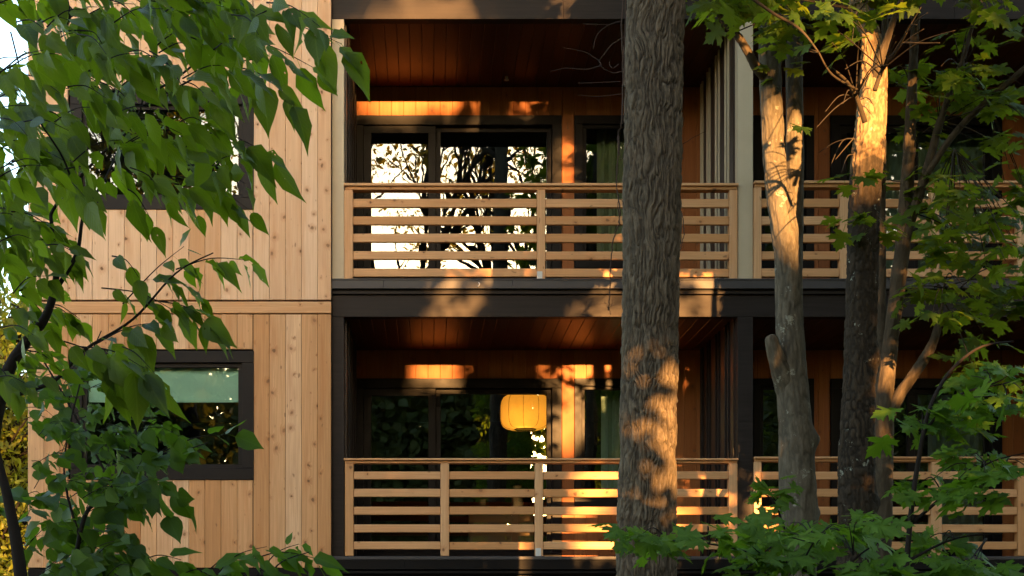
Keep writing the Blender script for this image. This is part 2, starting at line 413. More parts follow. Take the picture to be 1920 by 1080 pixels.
# decks and soffits
def deck(name, z, ybk):
    m = MB(); n = int((YB-.2)/.14)
    for k in range(n+1):
        y = .201+k*.14
        if y+.136 > ybk: break
        m.box(X(645), XR-.15, y, y+.136, z-.03, z, .004)
    m.build(name, W_RAIL, bld)
deck('deck_boards', Z_UDECK-.012, YB-.02); deck('deck_boards', Z_LDECK-.012, YB-.02)
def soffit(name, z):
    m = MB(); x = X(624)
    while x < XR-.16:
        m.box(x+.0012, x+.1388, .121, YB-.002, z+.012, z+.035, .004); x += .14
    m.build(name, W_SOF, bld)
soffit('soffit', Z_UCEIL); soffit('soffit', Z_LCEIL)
m = MB()
m.box(X(620), XR-.151, .122, 7.84, Z_LCEIL+.037, Z_UDECK-.05, 0); m.box(X(58)+.16, X(620)-.11, .15, 7.84, Z_LCEIL+.037, Z_UDECK-.05, 0)
m.box(X(620), XR-.151, .122, 7.84, Z_UCEIL+.037, ZTOP-.01, 0); m.box(X(58)+.16, X(620)-.11, .15, 7.84, Z_UCEIL+.037, ZTOP-.01, 0)
m.box(X(620), XR-.151, .205, 7.84, Z(1099), Z_LDECK-.05, 0); m.box(X(58)+.16, X(620)-.11, .15, 7.84, Z(1099), Z_LDECK-.05, 0)
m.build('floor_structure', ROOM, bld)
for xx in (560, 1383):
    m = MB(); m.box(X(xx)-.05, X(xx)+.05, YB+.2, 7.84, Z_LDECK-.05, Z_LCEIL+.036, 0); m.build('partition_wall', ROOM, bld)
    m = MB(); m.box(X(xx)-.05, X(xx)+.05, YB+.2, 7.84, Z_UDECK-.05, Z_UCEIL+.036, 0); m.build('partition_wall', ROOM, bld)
m = MB(); m.tube([(X(897), -.061, Z(533)), (X(897), -.075, Z(533)), (X(899), -.078, Z(536)), (X(897), -.075, Z(540)), (X(895), -.062, Z(540))], .006, 8); m.build('hook', GALV, bld)
# columns: beige above, dark below
for k, (a, b) in enumerate(COLS):
    m = MB(); m.box(X(a)+.003, X(b), .002, .13, Z(525)+.001, Z(35.5)-.001, .003); m.build('column', BEIGE, bld)
    m = MB(); m.box(X(a)+.003, X(b), .002, .13, Z(1043)+.002, Z(594)-.001, .003); m.build('column', FASCIA, bld)
# ribbed partitions between the balconies
def partition(xpx, side, z0, z1, name):
    m = MB(); xc = X(xpx); x_in = xc - .02*side
    m.box(x_in-.03, x_in+.03, .131, YB-.003, z0, z1, 0); m.build(name, BATTEN, bld)
    q = MB()
    for y in (.30, .44, .76, .91, 1.24, 1.36, 1.62, 1.70):
        q.box(x_in-(.03+.022) if side > 0 else x_in+.0305, x_in-.0305 if side > 0 else x_in+.052, y, y+.03, z0, z1, .003)
    q.build('batten', BEIGE if z0 > 2 and side > 0 else FASCIA, bld)
for (z0, z1) in ((Z_UDECK-.01, Z_UCEIL+.01), (Z_LDECK-.01, Z_LCEIL+.01)):
    partition(1389, 1, z0, z1, 'partition'); partition(640, -1, z0, z1, 'partition'); partition(1407, -1, z0, z1, 'partition'); partition(2155, 1, z0, z1, 'partition')

# back walls: cedar boards round the openings, at depth YB
UDOOR = (664, 1053, 217, 596); UWIN = (1077, 1243, 217, 503)
LDOOR = (664, 1053, 710, 1053); LWIN = (1077, 1243, 710, 950)
UWIN2 = (1412, 1526, 217, 503); UDOOR2 = (1557, 1878, 217, 596)
LWIN2 = (1412, 1526, 710, 950); LDOOR2 = (1557, 1878, 710, 1053)
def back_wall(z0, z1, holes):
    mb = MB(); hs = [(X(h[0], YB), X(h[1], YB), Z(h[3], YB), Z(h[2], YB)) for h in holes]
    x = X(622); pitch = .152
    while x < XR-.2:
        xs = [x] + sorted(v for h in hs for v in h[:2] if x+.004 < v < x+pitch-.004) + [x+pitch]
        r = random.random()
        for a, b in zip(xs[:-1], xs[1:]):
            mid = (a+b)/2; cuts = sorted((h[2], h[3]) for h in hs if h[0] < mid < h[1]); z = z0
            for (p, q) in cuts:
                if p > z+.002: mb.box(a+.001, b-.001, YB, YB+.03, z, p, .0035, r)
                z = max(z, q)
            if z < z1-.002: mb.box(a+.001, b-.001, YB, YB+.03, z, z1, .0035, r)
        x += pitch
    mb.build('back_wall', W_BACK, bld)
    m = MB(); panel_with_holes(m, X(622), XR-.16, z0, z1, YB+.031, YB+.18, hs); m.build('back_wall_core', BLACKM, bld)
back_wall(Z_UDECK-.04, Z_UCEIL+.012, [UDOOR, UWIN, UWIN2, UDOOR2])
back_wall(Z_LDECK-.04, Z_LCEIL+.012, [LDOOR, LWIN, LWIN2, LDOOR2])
for d, md in ((UDOOR, 811), (LDOOR, 811)): window_unit('sliding_door', d, YB-.02, YB, bld, 18, 8, (md, 14, 9), glassmat=GLASS if d is UDOOR else GLASS_LOW)
for d in (UDOOR2, LDOOR2): window_unit('sliding_door', d, YB-.02, YB, bld, 18, 8, (1710, 14, 9), glassmat=GLASS if d is UDOOR2 else GLASS_LOW)
for w in (UWIN, UWIN2): window_unit('window', w, YB-.02, YB, bld, 16, 7)
for w in (LWIN, LWIN2): window_unit('window', w, YB-.02, YB, bld, 14, 6, glassmat=GLASS_LOW)
m = MB(); c = P(950, 148, 1.5); m.tube([(c.x, c.y, Z_UCEIL+.012), (c.x, c.y, Z_UCEIL-.03)], [.02, .012], 10); m.tube([(c.x, c.y, Z_UCEIL-.03), (c.x, c.y, Z_UCEIL-.034)], [.03, .03], 12); m.build('sprinkler_head', GALV, bld)

# railings
def railing(posts, cap_y, rails, ydeck, x0, x1):
    e = empty('balcony_railing', parent=bld); e.location = root_offset(bld)
    zc = Z(cap_y[0]); zc1 = Z(cap_y[1])
    m = MB(); m.box(X(x0), X(x1), -.045, .13, (zc+zc1)/2+.004, zc, .004, .3); m.build('cap_rail', W_RAIL, e)
    m = MB(); m.box(X(x0)+.01, X(x1)-.01, -.02, .09, zc1, (zc+zc1)/2+.003, .004, .9); m.build('under_rail', W_RAIL, e)
    for (a, b) in posts:
        m = MB(); m.box(X(a), X(b), -.022, .07, Z(ydeck)+.002, zc1-.001, .005); m.build('post', W_POST, e)
    for (t, b) in rails:
        for (p, q) in zip(posts[:-1], posts[1:]):
            m = MB(); j = random.uniform(-.003, .003)
            m.box(X(p[1])+.0015, X(q[0])-.0015, -.012, .03, Z(b)+j, Z(t)+j, .005); m.build('slat', W_RAIL, e)
    return e
UR = [(373, 389), (406, 422), (438.5, 454.5), (471.5, 487), (504, 519.5)]
LR = [(884.5, 899), (917, 932), (950, 965), (983, 998), (1016, 1030.5)]
ru = railing([(645.5, 662), (1007, 1022), (1367, 1382)], (345.5, 357), UR, 525, 645, 1383)
rl = railing([(647, 663), (826, 842), (1003, 1018), (1186, 1202), (1366, 1382)], (860, 869), LR, 1043, 645, 1383)
ru2 = railing([(1413, 1427), (1574, 1591), (1745, 1760), (1907, 1922), (2130, 2148)], (341, 352), UR, 525, 1413, 2149)
rl2 = railing([(1413, 1427), (1574, 1591), (1745, 1765), (1907, 1922), (2130, 2148)], (857, 866), LR, 1043, 1413, 2149)
for (e, x, y, d) in ((ru, 1006.5, 510, 525), (rl, 1004, 1028, 1043)):
    m = MB(); m.box(X(x), X(x+10), -.0285, -.0225, Z(d)+.001, Z(y), .001)
    for q in (.3, .7): m.tube([(X(x+5), -.029, Z(y)-(Z(y)-Z(d))*q), (X(x+5), -.0325, Z(y)-(Z(y)-Z(d))*q)], .004, 8)
    m.build('post_bracket', GALV, e)

# ------------------------------------------------------------------ things inside the rooms
t = NT('lantern_paper'); uv = t.node('ShaderNodeTexCoord').outputs['Object']
n = t.node('ShaderNodeTexNoise', {'Vector': uv, 'Scale': 9.0, 'Detail': 4.0}).outputs['Fac']
t.set(color=(.75,.5,.2), rough=.8)
em = t.node('ShaderNodeEmission', {'Color': (1,.40,.03,1), 'Strength': t.ramp(n, [(.2, .022), (.8, .030)])}).outputs[0]
t.t.links.new(t.node('ShaderNodeAddShader', {0: em, 1: t.node('ShaderNodeBsdfTranslucent', {'Color': (.85,.55,.17,1)}).outputs[0]}).outputs[0], t.out.inputs[0]); LANT = t.m
t = NT('lit_bulb'); t.t.links.new(t.node('ShaderNodeEmission', {'Color': (1,.6,.2,1), 'Strength': 2.0}).outputs[0], t.out.inputs[0]); BULB = t.m
LY = 3.0; lc = P(985, 773, LY); lw = M_(47, LY); lh = M_(32, LY)
lamp = empty('paper_lantern', (lc.x, lc.y, Z_LCEIL+.03), 'glowing orange drum shaped paper lantern hanging behind the lower sliding door', 'lantern')
prof = [(.46, -1.0), (.66, -.985), (.80, -.93), (.90, -.82), (.965, -.64), (.995, -.38), (1.0, 0), (.995, .38), (.965, .64), (.90, .82), (.79, .94), (.62, .99), (.3, 1.0)]
vs = []; fs = []; N = 64
for j, (r, z) in enumerate(prof):
    for k in range(N):
        a = 2*math.pi*k/N; rr = r*lw*(1-.012*abs(math.sin(a*5))) ; vs.append((lc.x+rr*math.cos(a), lc.y+rr*math.sin(a), lc.z+z*lh))
for j in range(len(prof)-1):
    for k in range(N): fs.append((j*N+k, j*N+(k+1) % N, (j+1)*N+(k+1) % N, (j+1)*N+k))
m = MB(); m.add(vs, fs, 0, True); m.build('lamp_shade', LANT, lamp)
m = MB()
for k in range(10):
    a = 2*math.pi*(k+.25)/10
    m.tube([(lc.x+(r*lw+.002)*math.cos(a), lc.y+(r*lw+.002)*math.sin(a), lc.z+z*lh) for r, z in prof], .0028, 5)
m.build('wire_rib', BLACKM, lamp)
m = MB(); m.tube([(lc.x+.42*lw*math.cos(2*math.pi*k/32), lc.y+.42*lw*math.sin(2*math.pi*k/32), lc.z-lh) for k in range(33)], .008, 6, cap=False); m.build('bottom_ring', BLACKM, lamp)
m = MB(); m.tube([(lc.x, lc.y, lc.z+lh), (lc.x, lc.y, Z_LCEIL+.03)], .004, 6); m.build('cord', BLACKM, lamp)
m = MB(); m.tube([(lc.x, lc.y, lc.z-.1), (lc.x, lc.y, lc.z-.08), (lc.x, lc.y, lc.z-.03), (lc.x, lc.y, lc.z), (lc.x, lc.y, lc.z+.03)], [.015, .035, .045, .03, .015], 12); m.build('bulb', BULB, lamp)
pl = bpy.data.lights.new('lantern_light', 'POINT'); pl.energy = .4; pl.color = (1, .47, .10); pl.shadow_soft_size = .03
plo = bpy.data.objects.new('lantern_light', pl); COL.objects.link(plo); plo.parent = lamp; plo.location = (-.03, -.12, lc.z-.11-(Z_LCEIL+.03))

def cloth(name, x0, x1, y, z0, z1, mat, folds, amp, **k):
    n = 90; vs = []; fs = []
    for j in range(9):
        for i in range(n):
            u = i/(n-1); ph = u*folds*2*math.pi
            vs.append((x0+(x1-x0)*u, y+amp*(math.sin(ph)+.4*math.sin(ph*2.3+1))*(.8+.2*j/8), z0+(z1-z0)*j/8))
    for j in range(8):
        for i in range(n-1): fs.append((j*n+i, j*n+i+1, (j+1)*n+i+1, (j+1)*n+i))
    m = MB(); m.add(vs, fs, 0, True); o = m.build(name, mat, **k)
    sd = o.modifiers.new('thick', 'SOLIDIFY'); sd.thickness = .004; return o
CURT_Y = paint('pale_olive_curtain', (.55,.55,.36), .9, .08, .1); CURT_T = paint('sage_curtain', (.42,.55,.48), .9, .08, .1)
cloth('curtain', X(1120, 2.1), X(1240, 2.1), 2.12, Z_UDECK+.1, Z(225, 2.1), CURT_Y, 7, .03, label='pale olive curtain inside the upper window beside the big trunk', cat='curtain')
cloth('curtain', X(1128, 2.1), X(1240, 2.1), 2.12, Z_LDECK+.1, Z(715, 2.1), CURT_T, 7, .03, label='grey green curtain inside the lower window right of the lantern', cat='curtain')
cloth('curtain', X(1640, 2.15), X(1860, 2.15), 2.14, Z_UDECK+.1, Z(225, 2.1), CURT_T, 10, .03, label='grey green curtain in the upper glass door behind the maples', cat='curtain')
cloth('curtain', X(1740, 2.15), X(1860, 2.15), 2.14, Z_LDECK+.1, Z(715, 2.1), CURT_T, 6, .03, label='dim curtain in the lower glass door at the right edge', cat='curtain')
BLIND = paint('roller_blind_fabric', (.40,.76,.66), .85, .04, .1)
bl = empty('roller_blind', (X(304, .1), .02, Z(682, .1)), 'pale green roller blind half lowered in the lower left window', 'blind')
m = MB(); m.box(X(150, .1), X(462, .1), .02, .023, Z(752, .1), Z(676, .1), 0); m.build('blind_fabric', BLIND, bl)
m = MB(); m.box(X(150, .1), X(462, .1), .012, .031, Z(757, .1), Z(752, .1)-.001, .003); m.build('bottom_bar', BLIND, bl)
m = MB(); m.tube([(X(150, .1), .045, Z(672, .1)), (X(462, .1), .045, Z(672, .1))], .022, 12); m.build('roller', BLACKM, bl)
# plain furniture seen dimly through the lower door
TAN = wood('room_oak', 'X', [(.3,.18,.08)]*4, .1)
tb = empty('side_cabinet', (X(900, 3.2), 3.2, Z_LDECK), 'low wooden cabinet inside the lower room behind the railing', 'cabinet')
m = MB(); m.box(X(880, 3.2), X(1000, 3.2), 3.2, 3.6, Z_LDECK+.12, Z_LDECK+.75, .008); m.build('cabinet_body', TAN, tb)
m = MB(); m.box(X(878, 3.2), X(1002, 3.2), 3.18, 3.62, Z_LDECK+.752, Z_LDECK+.785, .005); m.build('top', TAN, tb)
for a in (884, 988):
    for y in (3.22, 3.54): m = MB(); m.box(X(a, 3.2), X(a+8, 3.2), y, y+.05, Z_LDECK-.045, Z_LDECK+.118, .004); m.build('leg', TAN, tb)

# ------------------------------------------------------------------ openings cut in the foliage behind the camera to place each sun patch
def to_plane(q, Yp):           # follow the sunbeam from q to the plane Y=Yp
    k = (Yp-q[1])/SV.y; return q[0]+SV.x*k, q[2]+SV.z*k
GAPS = []                      # openings cut where a sun patch is wanted: (Y, x0, x1, y0, y1 in photo pixels, raggedness)
for g in [(YB,640,852,188,221,.0), (YB,888,922,185,240,.5), (YB,984,1008,185,240,.4), (YB,1146,1176,185,235,.3), (YB,1036,1084,265,355,.1), (YB,1195,1216,185,235,.4),
          (0,760,880,-20,36,.4), (0,915,960,-10,30,.7), (0,1035,1108,-10,40,.6), (0,812,895,548,596,.5), (0,1125,1185,530,596,.6), (0,1270,1345,505,596,.3), (0,1385,1412,60,150,.5), (0,1385,1412,280,345,.6),
          (YB,786,866,640,720,.2), (YB,1004,1042,660,715,.4), (YB,1068,1142,640,706,.25), (YB,1028,1044,715,870,.3), (YB,1046,1086,720,850,.25), (YB,1080,1160,740,830,.35),
          (0,745,845,880,936,.5), (0,1005,1180,880,1046,.05), (0,1280,1370,940,1000,.75), (0,840,1000,500,522,.75), (0,1085,1170,500,545,.6), (0,1410,1475,880,1010,.85), (0,1500,1640,1000,1050,.7),
          (-6.45,1195,1345,655,1000,.0), (-4.3,1428,1480,250,405,.05), (-5.3,1600,1680,110,300,.1), (-6.1,1500,1820,-40,220,.2), (-4.4,1640,1720,220,345,.7), (-4.4,1640,1700,400,700,.85), (-5.3,1640,1660,300,1000,.85), (-6.4,1640,1920,680,800,.85), (-4.3,1340,1420,20,120,.6)]:
    Yp = g[0]; GAPS.append((Yp, X(g[1], Yp), X(g[2], Yp), Z(g[4], Yp), Z(g[3], Yp), g[5]))
GAPS.append((14, -13.5, -7.0, -1.0, 6.5, .15))
def drop_gaps(p, n=.3, lim=.5):     # which of the points p (N,3) stand in the beam of one of the clearest openings
    bad = np.zeros(len(p), bool)
    for (Yp, x0, x1, z0, z1, rg) in GAPS:
        if rg > lim: continue
        k = (Yp-p[:,1])/SV.y; px = p[:,0]+SV.x*k; pz = p[:,2]+SV.z*k
        bad |= (p[:,1] < Yp-.25) & (px > x0) & (px < x1) & (pz > z0) & (pz < z1)
    return bad

# ------------------------------------------------------------------ leaves
def quads(nr, ncol): return [(j*ncol+i, j*ncol+i+1, (j+1)*ncol+i+1, (j+1)*ncol+i) for j in range(nr-1) for i in range(ncol-1)]
def ovate(wid, droop=.22, fold=.22, pet=.22):
    T = [-pet, -.001, .05, .16, .32, .50, .66, .80, .90, .96, 1.0]; Wd = [.010, .010, .22, .42, .5, .43, .29, .145, .055, .024, .002]
    v = []; luv = []
    for t, w in zip(T, Wd):
        for u in (-1, -.5, 0, .5, 1):
            w2 = w*wid*2*.5
            v.append((u*w2, t, -fold*w2*(1-abs(u))*-1*0 + fold*abs(u)*w2 - droop*max(t, 0)**2 + .045*math.sin(t*17+u*1.3)*abs(u)**2*w*2))
            luv.append((u*w, t, 0))
    return np.array(v), np.array(luv), quads(len(T), 5)
OV = ovate(.48); OVN = ovate(.42, .3, .2); OVR = ovate(.82, .12, .14, .3)
def maple_leaf():
    h = [(0.012,-.38),(0.012,-.02),(.13,-.07),(.23,-.03),(.36,-.13),(.34,-.02),(.43,.03),(.30,.10),(.26,.16),(.40,.22),(.46,.20),(.46,.30),(.63,.44),(.47,.43),(.45,.52),(.36,.47),(.19,.42),(.20,.55),(.31,.66),(.20,.68),(.17,.80),(.09,.80),(0,1.0)]
    pts = h + [(-x, y) for x, y in reversed(h[:-1])]
    pts = pts[1:-1]
    c = [(0, .27)]; v = []; luv = []
    def zf(x, y): r = math.hypot(x, y-.25); return -.22*r*r + .05*math.cos(5*math.atan2(x, y-.2))*r
    for x, y in c+pts: v.append((x, y, zf(x, y))); luv.append((x, y, 0))
    n = len(pts); f = [(0, 1+(k+1) % n, 1+k) for k in range(n)]
    b = len(v)
    for x, y in [(-.012, -.02), (.012, -.02), (.010, -.42), (-.010, -.42)]: v.append((x, y, -.02)); luv.append((x, y, 0))
    f.append((b, b+1, b+2, b+3))
    return np.array(v), np.array(luv), f
MAP = maple_leaf()
DIA = (np.array([(0,0,0),(.42,.35,.05),(.25,.75,0),(0,1,-.1),(-.25,.75,0),(-.42,.35,.05)], float), np.zeros((6,3)), [(0,1,2,3),(0,3,4,5)])

class Leaves:
    def __init__(s): s.p = []; s.d = []; s.n = []; s.L = []; s.t = []
    def add(s, p, d, n, L, t=None):
        s.p.append(tuple(p)); s.d.append(tuple(d)); s.n.append(tuple(n)); s.L.append(L); s.t.append(random.random() if t is None else t)
    def build(s, name, tmpl, mat, parent=None, curl=.6, clear=None, **k):
        if clear:
            ok = np.nonzero(~drop_gaps(np.array(s.p), lim=clear))[0]
            for a in 'pdnLt': setattr(s, a, [getattr(s, a)[i] for i in ok])
        V, U, F = tmpl; N = len(s.p); nv = len(V)
        p = np.array(s.p); d = np.array(s.d); n = np.array(s.n); L = np.array(s.L)[:, None, None]
        d /= np.linalg.norm(d, axis=1, keepdims=True)+1e-9
        x = np.cross(d, n); x /= np.linalg.norm(x, axis=1, keepdims=True)+1e-9
        n = np.cross(x, d)
        cz = (1+curl*rng.normal(size=(N,1,1))); cx = rng.uniform(.85, 1.15, (N,1,1)); tw = rng.normal(0, .5, (N,1))
        lx = V[None,:,0:1]*cx; ly = np.broadcast_to(V[None,:,1:2], (N, nv, 1)); lz = V[None,:,2:3]*cz + (tw*V[None,:,0]*V[None,:,1])[..., None]
        out = p[:,None,:] + L*(lx*x[:,None,:] + ly*d[:,None,:] + lz*n[:,None,:])
        me = bpy.data.meshes.new(name)
        fl = np.array([len(f) for f in F]); fi = np.concatenate([np.array(f) for f in F])
        allf = (fi[None,:] + (np.arange(N)*nv)[:,None]).ravel(); tot = np.tile(fl, N); st = np.concatenate([[0], np.cumsum(tot)[:-1]])
        me.vertices.add(N*nv); me.vertices.foreach_set('co', out.astype(np.float32).ravel())
        me.loops.add(len(allf)); me.loops.foreach_set('vertex_index', allf.astype(np.int32))
        me.polygons.add(len(tot)); me.polygons.foreach_set('loop_start', st.astype(np.int32)); me.polygons.foreach_set('loop_total', tot.astype(np.int32))
        me.polygons.foreach_set('use_smooth', np.ones(len(tot), bool))
        a = me.attributes.new('luv', 'FLOAT_VECTOR', 'POINT'); a.data.foreach_set('vector', np.tile(U, (N,1)).astype(np.float32).ravel())
        a = me.attributes.new('tint', 'FLOAT', 'POINT'); a.data.foreach_set('value', np.repeat(np.array(s.t), nv).astype(np.float32))
        me.update(calc_edges=True); me.validate()
        return link(name, me, mat, parent, **k)
def rv(s=1.0): return Vector((random.gauss(0, s), random.gauss(0, s), random.gauss(0, s)))

LEAF_FG = leafmat('foreground_leaf', (.022,.046,.006), (.120,.165,.012), (.28,.42,.012), .46, .46, .45, .25, .25)
LEAF_RD = leafmat('round_leaf', (.024,.054,.008), (.075,.135,.014), (.16,.30,.013), .4, .5, .3, 0, .22)
LEAF_MP = leafmat('maple_leaf', (.026,.060,.009), (.052,.10,.012), (.32,.42,.016), .45, .55, .3, 0, .15)
LEAF_SP = leafmat('sapling_leaf', (.048,.108,.010), (.100,.185,.016), (.20,.38,.016), .42, .5, .35, 0, .18)
LEAF_BK = leafmat('distant_leaf', (.09,.12,.012), (.15,.16,.012), (.42,.38,.015), .5, .5, .1)
LEAF_WD = leafmat('woodland_leaf', (.05,.07,.015), (.085,.085,.015), (.16,.15,.015), .3, .6, .1)
LEAF_GD = leafmat('golden_leaf', (.07,.08,.012), (.11,.10,.012), (.40,.30,.015), .5, .55, .1)
TWIG = barkmat('twig_bark', (.045,.032,.024), (.016,.012,.010))

class Tree:
    """limbs collect in one trunk mesh, leaves in one crown mesh"""
    def __init__(s): s.mb = MB(); s.lv = Leaves()
    def limb(s, pts, seg=8, per=6):
        """pts: (px, py, width_px, Y)"""
        q = smooth_path(pts, per); s.mb.tube([P(a[0], a[1], a[3]) for a in q], [M_(a[2], a[3])/2 for a in q], seg)
    def spray(s, x0, y0, x1, y1, n, L, Y0, Y1=None, hang=.62, out=.55, sag=12, tw=3.0, face=.5):
        Y1 = Y0+random.uniform(-.15, .15) if Y1 is None else Y1
        mx, my = (x0+x1)/2+random.uniform(-6, 6), (y0+y1)/2-sag
        q = smooth_path([(x0, y0, tw, Y0), (mx, my, tw*.7, (Y0+Y1)/2), (x1, y1, tw*.35, Y1)], 6)
        pts = [P(a[0], a[1], a[3]) for a in q]; s.mb.tube(pts, [M_(a[2], a[3])/2 for a in q], 5)
        td = (pts[-1]-pts[0]).normalized(); right = Vector((0,1,0))
        for k in range(n):
            u = .12+.88*(k+random.uniform(-.3, .3))/max(1, n-1); u = max(.05, min(1, u)); i = u*(len(pts)-1); a = int(min(i, len(pts)-2)); p = pts[a].lerp(pts[a+1], i-a)
            sd = 1 if k % 2 else -1
            lat = Vector((td.z, 0, -td.x))*sd*.45 + right*sd*random.uniform(.1, .6)
            d = (td*out*1.3 + lat*.8 + Vector((0,0,-1))*hang + rv(.22)).normalized()
            if k == n-1: d = (td*.8 + Vector((0,0,-.7)) + rv(.1)).normalized()
            nrm = Vector((0,-1,.55))*face + rv(.42) + Vector((sd*.2, 0, .3))
            Lm = M_(L, Y0)*random.uniform(.6, 1.2); p2 = p+d*.2*Lm
            s.lv.add(p2, d, nrm, Lm, random.random()**1.8)
    def build(s, name, loc, label, cat, tmpl, leafm, barkm, curl=.6, group=None, trunk='trunk', crown='crown'):
        e = empty(name, loc, label, cat, group)
        if s.mb.v: 
            o = s.mb.build(trunk, barkm, e)
        if s.lv.p: s.lv.build(crown, tmpl, leafm, e, curl)
        return e
def inpoly(x, y, poly):
    c = False; j = len(poly)-1
    for i in range(len(poly)):
        xi, yi = poly[i]; xj, yj = poly[j]
        if (yi > y) != (yj > y) and x < (xj-xi)*(y-yi)/(yj-yi)+xi: c = not c
        j = i
    return c
def fill(tree, poly, nsp, per, L, Y0, Y1, ang=(-30, 50), ln=90, holes=(), **k):
    xs = [p[0] for p in poly]; ys = [p[1] for p in poly]; c = 0; tries = 0
    while c < nsp and tries < nsp*60:
        tries += 1; x, y = random.uniform(min(xs), max(xs)), random.uniform(min(ys), max(ys))
        if not inpoly(x, y, poly) or any((x-h[0])**2/h[2]**2+(y-h[1])**2/h[3]**2 < 1 for h in holes): continue
        a = R(random.uniform(*ang)); l = ln*random.uniform(.6, 1.2)
        tree.spray(x-l*math.cos(a)*.6, y-l*math.sin(a)*.6-L*.35, x+l*math.cos(a)*.4, y+l*math.sin(a)*.4-L*.35, per, L*random.uniform(.75, 1.1), random.uniform(Y0, Y1), **k); c += 1

# --- big-leaved tree in the left foreground
T = Tree()
T.limb([(-60, 1500, 60, -10.6), (-40, 1150, 44, -10.6), (-20, 850, 34, -10.6), (18, 690, 24, -10.6), (85, 595, 17, -10.6), (106, 510, 12, -10.6), (97, 425, 8, -10.6), (105, 385, 6, -10.6), (190, 290, 5, -10.7), (250, 235, 4, -10.8), (270, 175, 3, -10.9), (284, 105, 2, -10.9)], 10)
T.limb([(104, 545, 10, -10.6), (144, 475, 8, -10.6), (158, 400, 6, -10.6), (200, 330, 4, -10.5), (246, 225, 3, -10.4)])
T.limb([(250, 220, 4, -10.8), (330, 232, 3, -10.8), (385, 250, 2, -10.8)])
T.limb([(150, 395, 5, -10.6), (120, 300, 4, -10.9), (60, 200, 3, -11), (20, 60, 3, -11)])
T.limb([(270, 180, 4, -10.9), (340, 140, 4, -11), (430, 60, 3, -11.0), (500, 20, 2.5, -11.0)])
T.limb([(265, 200, 4, -10.9), (400, 130, 3, -10.8), (480, 110, 2.5, -10.8)])
T.limb([(-40, 790, 14, -10.4), (20, 745, 10, -10.4), (100, 715, 8, -10.3), (160, 655, 6, -10.3), (250, 598, 5, -10.3), (330, 512, 3.5, -10.3), (400, 474, 2.5, -10.3)])
T.limb([(126, 0, 5, -11), (131, 30, 5, -11), (126, 50, 4, -11)])
TOP = [(0,0),(210,0),(440,-10),(470,60),(440,160),(455,240),(470,310),(430,330),(370,385),(300,370),(240,390),(150,390),(95,390),(60,440),(0,440)]
fill(T, TOP, 92, 5, 72, -11.7, -10.3, holes=[(25, 95, 34, 40), (22, 400, 22, 26), (430, 255, 56, 66), (330, 345, 40, 22)])
fill(T, [(120,20),(420,20),(430,180),(360,300),(150,330)], 24, 5, 80, -11.6, -10.8, holes=[(400, 250, 60, 60)])
fill(T, [(-30,150),(60,120),(75,330),(60,520),(-30,520)], 18, 5, 70, -11.4, -10.4, holes=[(22, 400, 20, 24)])
for a in [(400,15,640,82,13,84), (500,5,600,50,7,68), (430,75,590,128,8,84), (440,125,545,185,7,80), (370,250,505,290,8,96), (320,330,465,392,7,80), (330,350,370,395,3,78),
          (240,355,285,415,3,80), (420,40,475,120,5,84), (350,310,460,345,4,80)]:
    T.spray(*a[:6], -10.9, sag=16)
for a in [(230,570,345,462,8,60), (330,505,465,488,9,62), (190,540,330,585,8,60), (300,565,395,612,10,72), (180,645,300,605,10,72), (300,520,380,560,6,58), (210,480,260,520,3,55)]:
    T.spray(*a[:6], -10.3, hang=.7)
for a in [(150,650,270,690,8,104), (120,640,210,700,5,90), (230,650,290,700,3,90)]: T.spray(*a[:6], -10.6)
fill(T, [(0,400),(105,430),(130,520),(130,650),(60,740),(0,740)], 28, 6, 60, -10.9, -10.2, holes=[(20, 560, 24, 40), (25, 690, 24, 36)])
T.build('foreground_tree', P(-60, 1500, -10.6).to_tuple()[:2] + (GROUND_Z,), 'leafy tree with large drooping heart shaped leaves at the left edge', 'tree', OV, LEAF_FG, TWIG)

# --- round-leaved shrub, lower left
T = Tree()
T.limb([(70, 1420, 34, -9.6), (40, 1090, 26, -9.6), (18, 950, 20, -9.6), (-6, 850, 15, -9.6), (-30, 700, 10, -9.6)], 10)
T.limb([(100, 1400, 12, -9.2), (150, 1000, 9, -9.2), (200, 930, 7, -9.2), (250, 830, 5, -9.2), (270, 720, 3, -9.2)])
T.limb([(150, 1010, 6, -9.2), (120, 880, 4, -9.2), (150, 720, 3, -9.2), (190, 620, 2, -9.2)])
T.limb([(60, 640, 3, -9), (130, 760, 4, -9), (205, 900, 5, -9)])
T.limb([(240, 850, 4, -9.2), (320, 850, 3, -9.1), (390, 830, 2, -9.1)])
fill(T, [(80,700),(200,660),(260,760),(330,800),(345,880),(300,920),(200,960),(100,1000),(60,900)], 64, 6, 35, -9.7, -8.6, (-60, 40), 70, tw=1.6, hang=.45)
fill(T, [(0,760),(80,720),(90,900),(60,1080),(0,1080)], 8, 5, 40, -9.7, -8.8, (-60, 60), 60, tw=1.6, holes=[(30, 780, 34, 50), (40, 900, 26, 60)])
fill(T, [(60,960),(230,930),(300,1010),(300,1090),(60,1090)], 30, 6, 48, -9.7, -8.8, (-40, 40), 80, tw=2)
for a in [(300,850,430,815,8,52), (200,900,335,935,8,58), (270,870,350,850,6,46), (230,880,310,960,6,56)]: T.spray(*a[:6], -9.1, hang=.55)
T.build('shrub', P(70, 1420, -9.6).to_tuple()[:2] + (GROUND_Z,), 'dense dark shrub with small round leaves below the left foreground tree', 'shrub', OVR, LEAF_RD, TWIG, crown='foliage', trunk='stem')
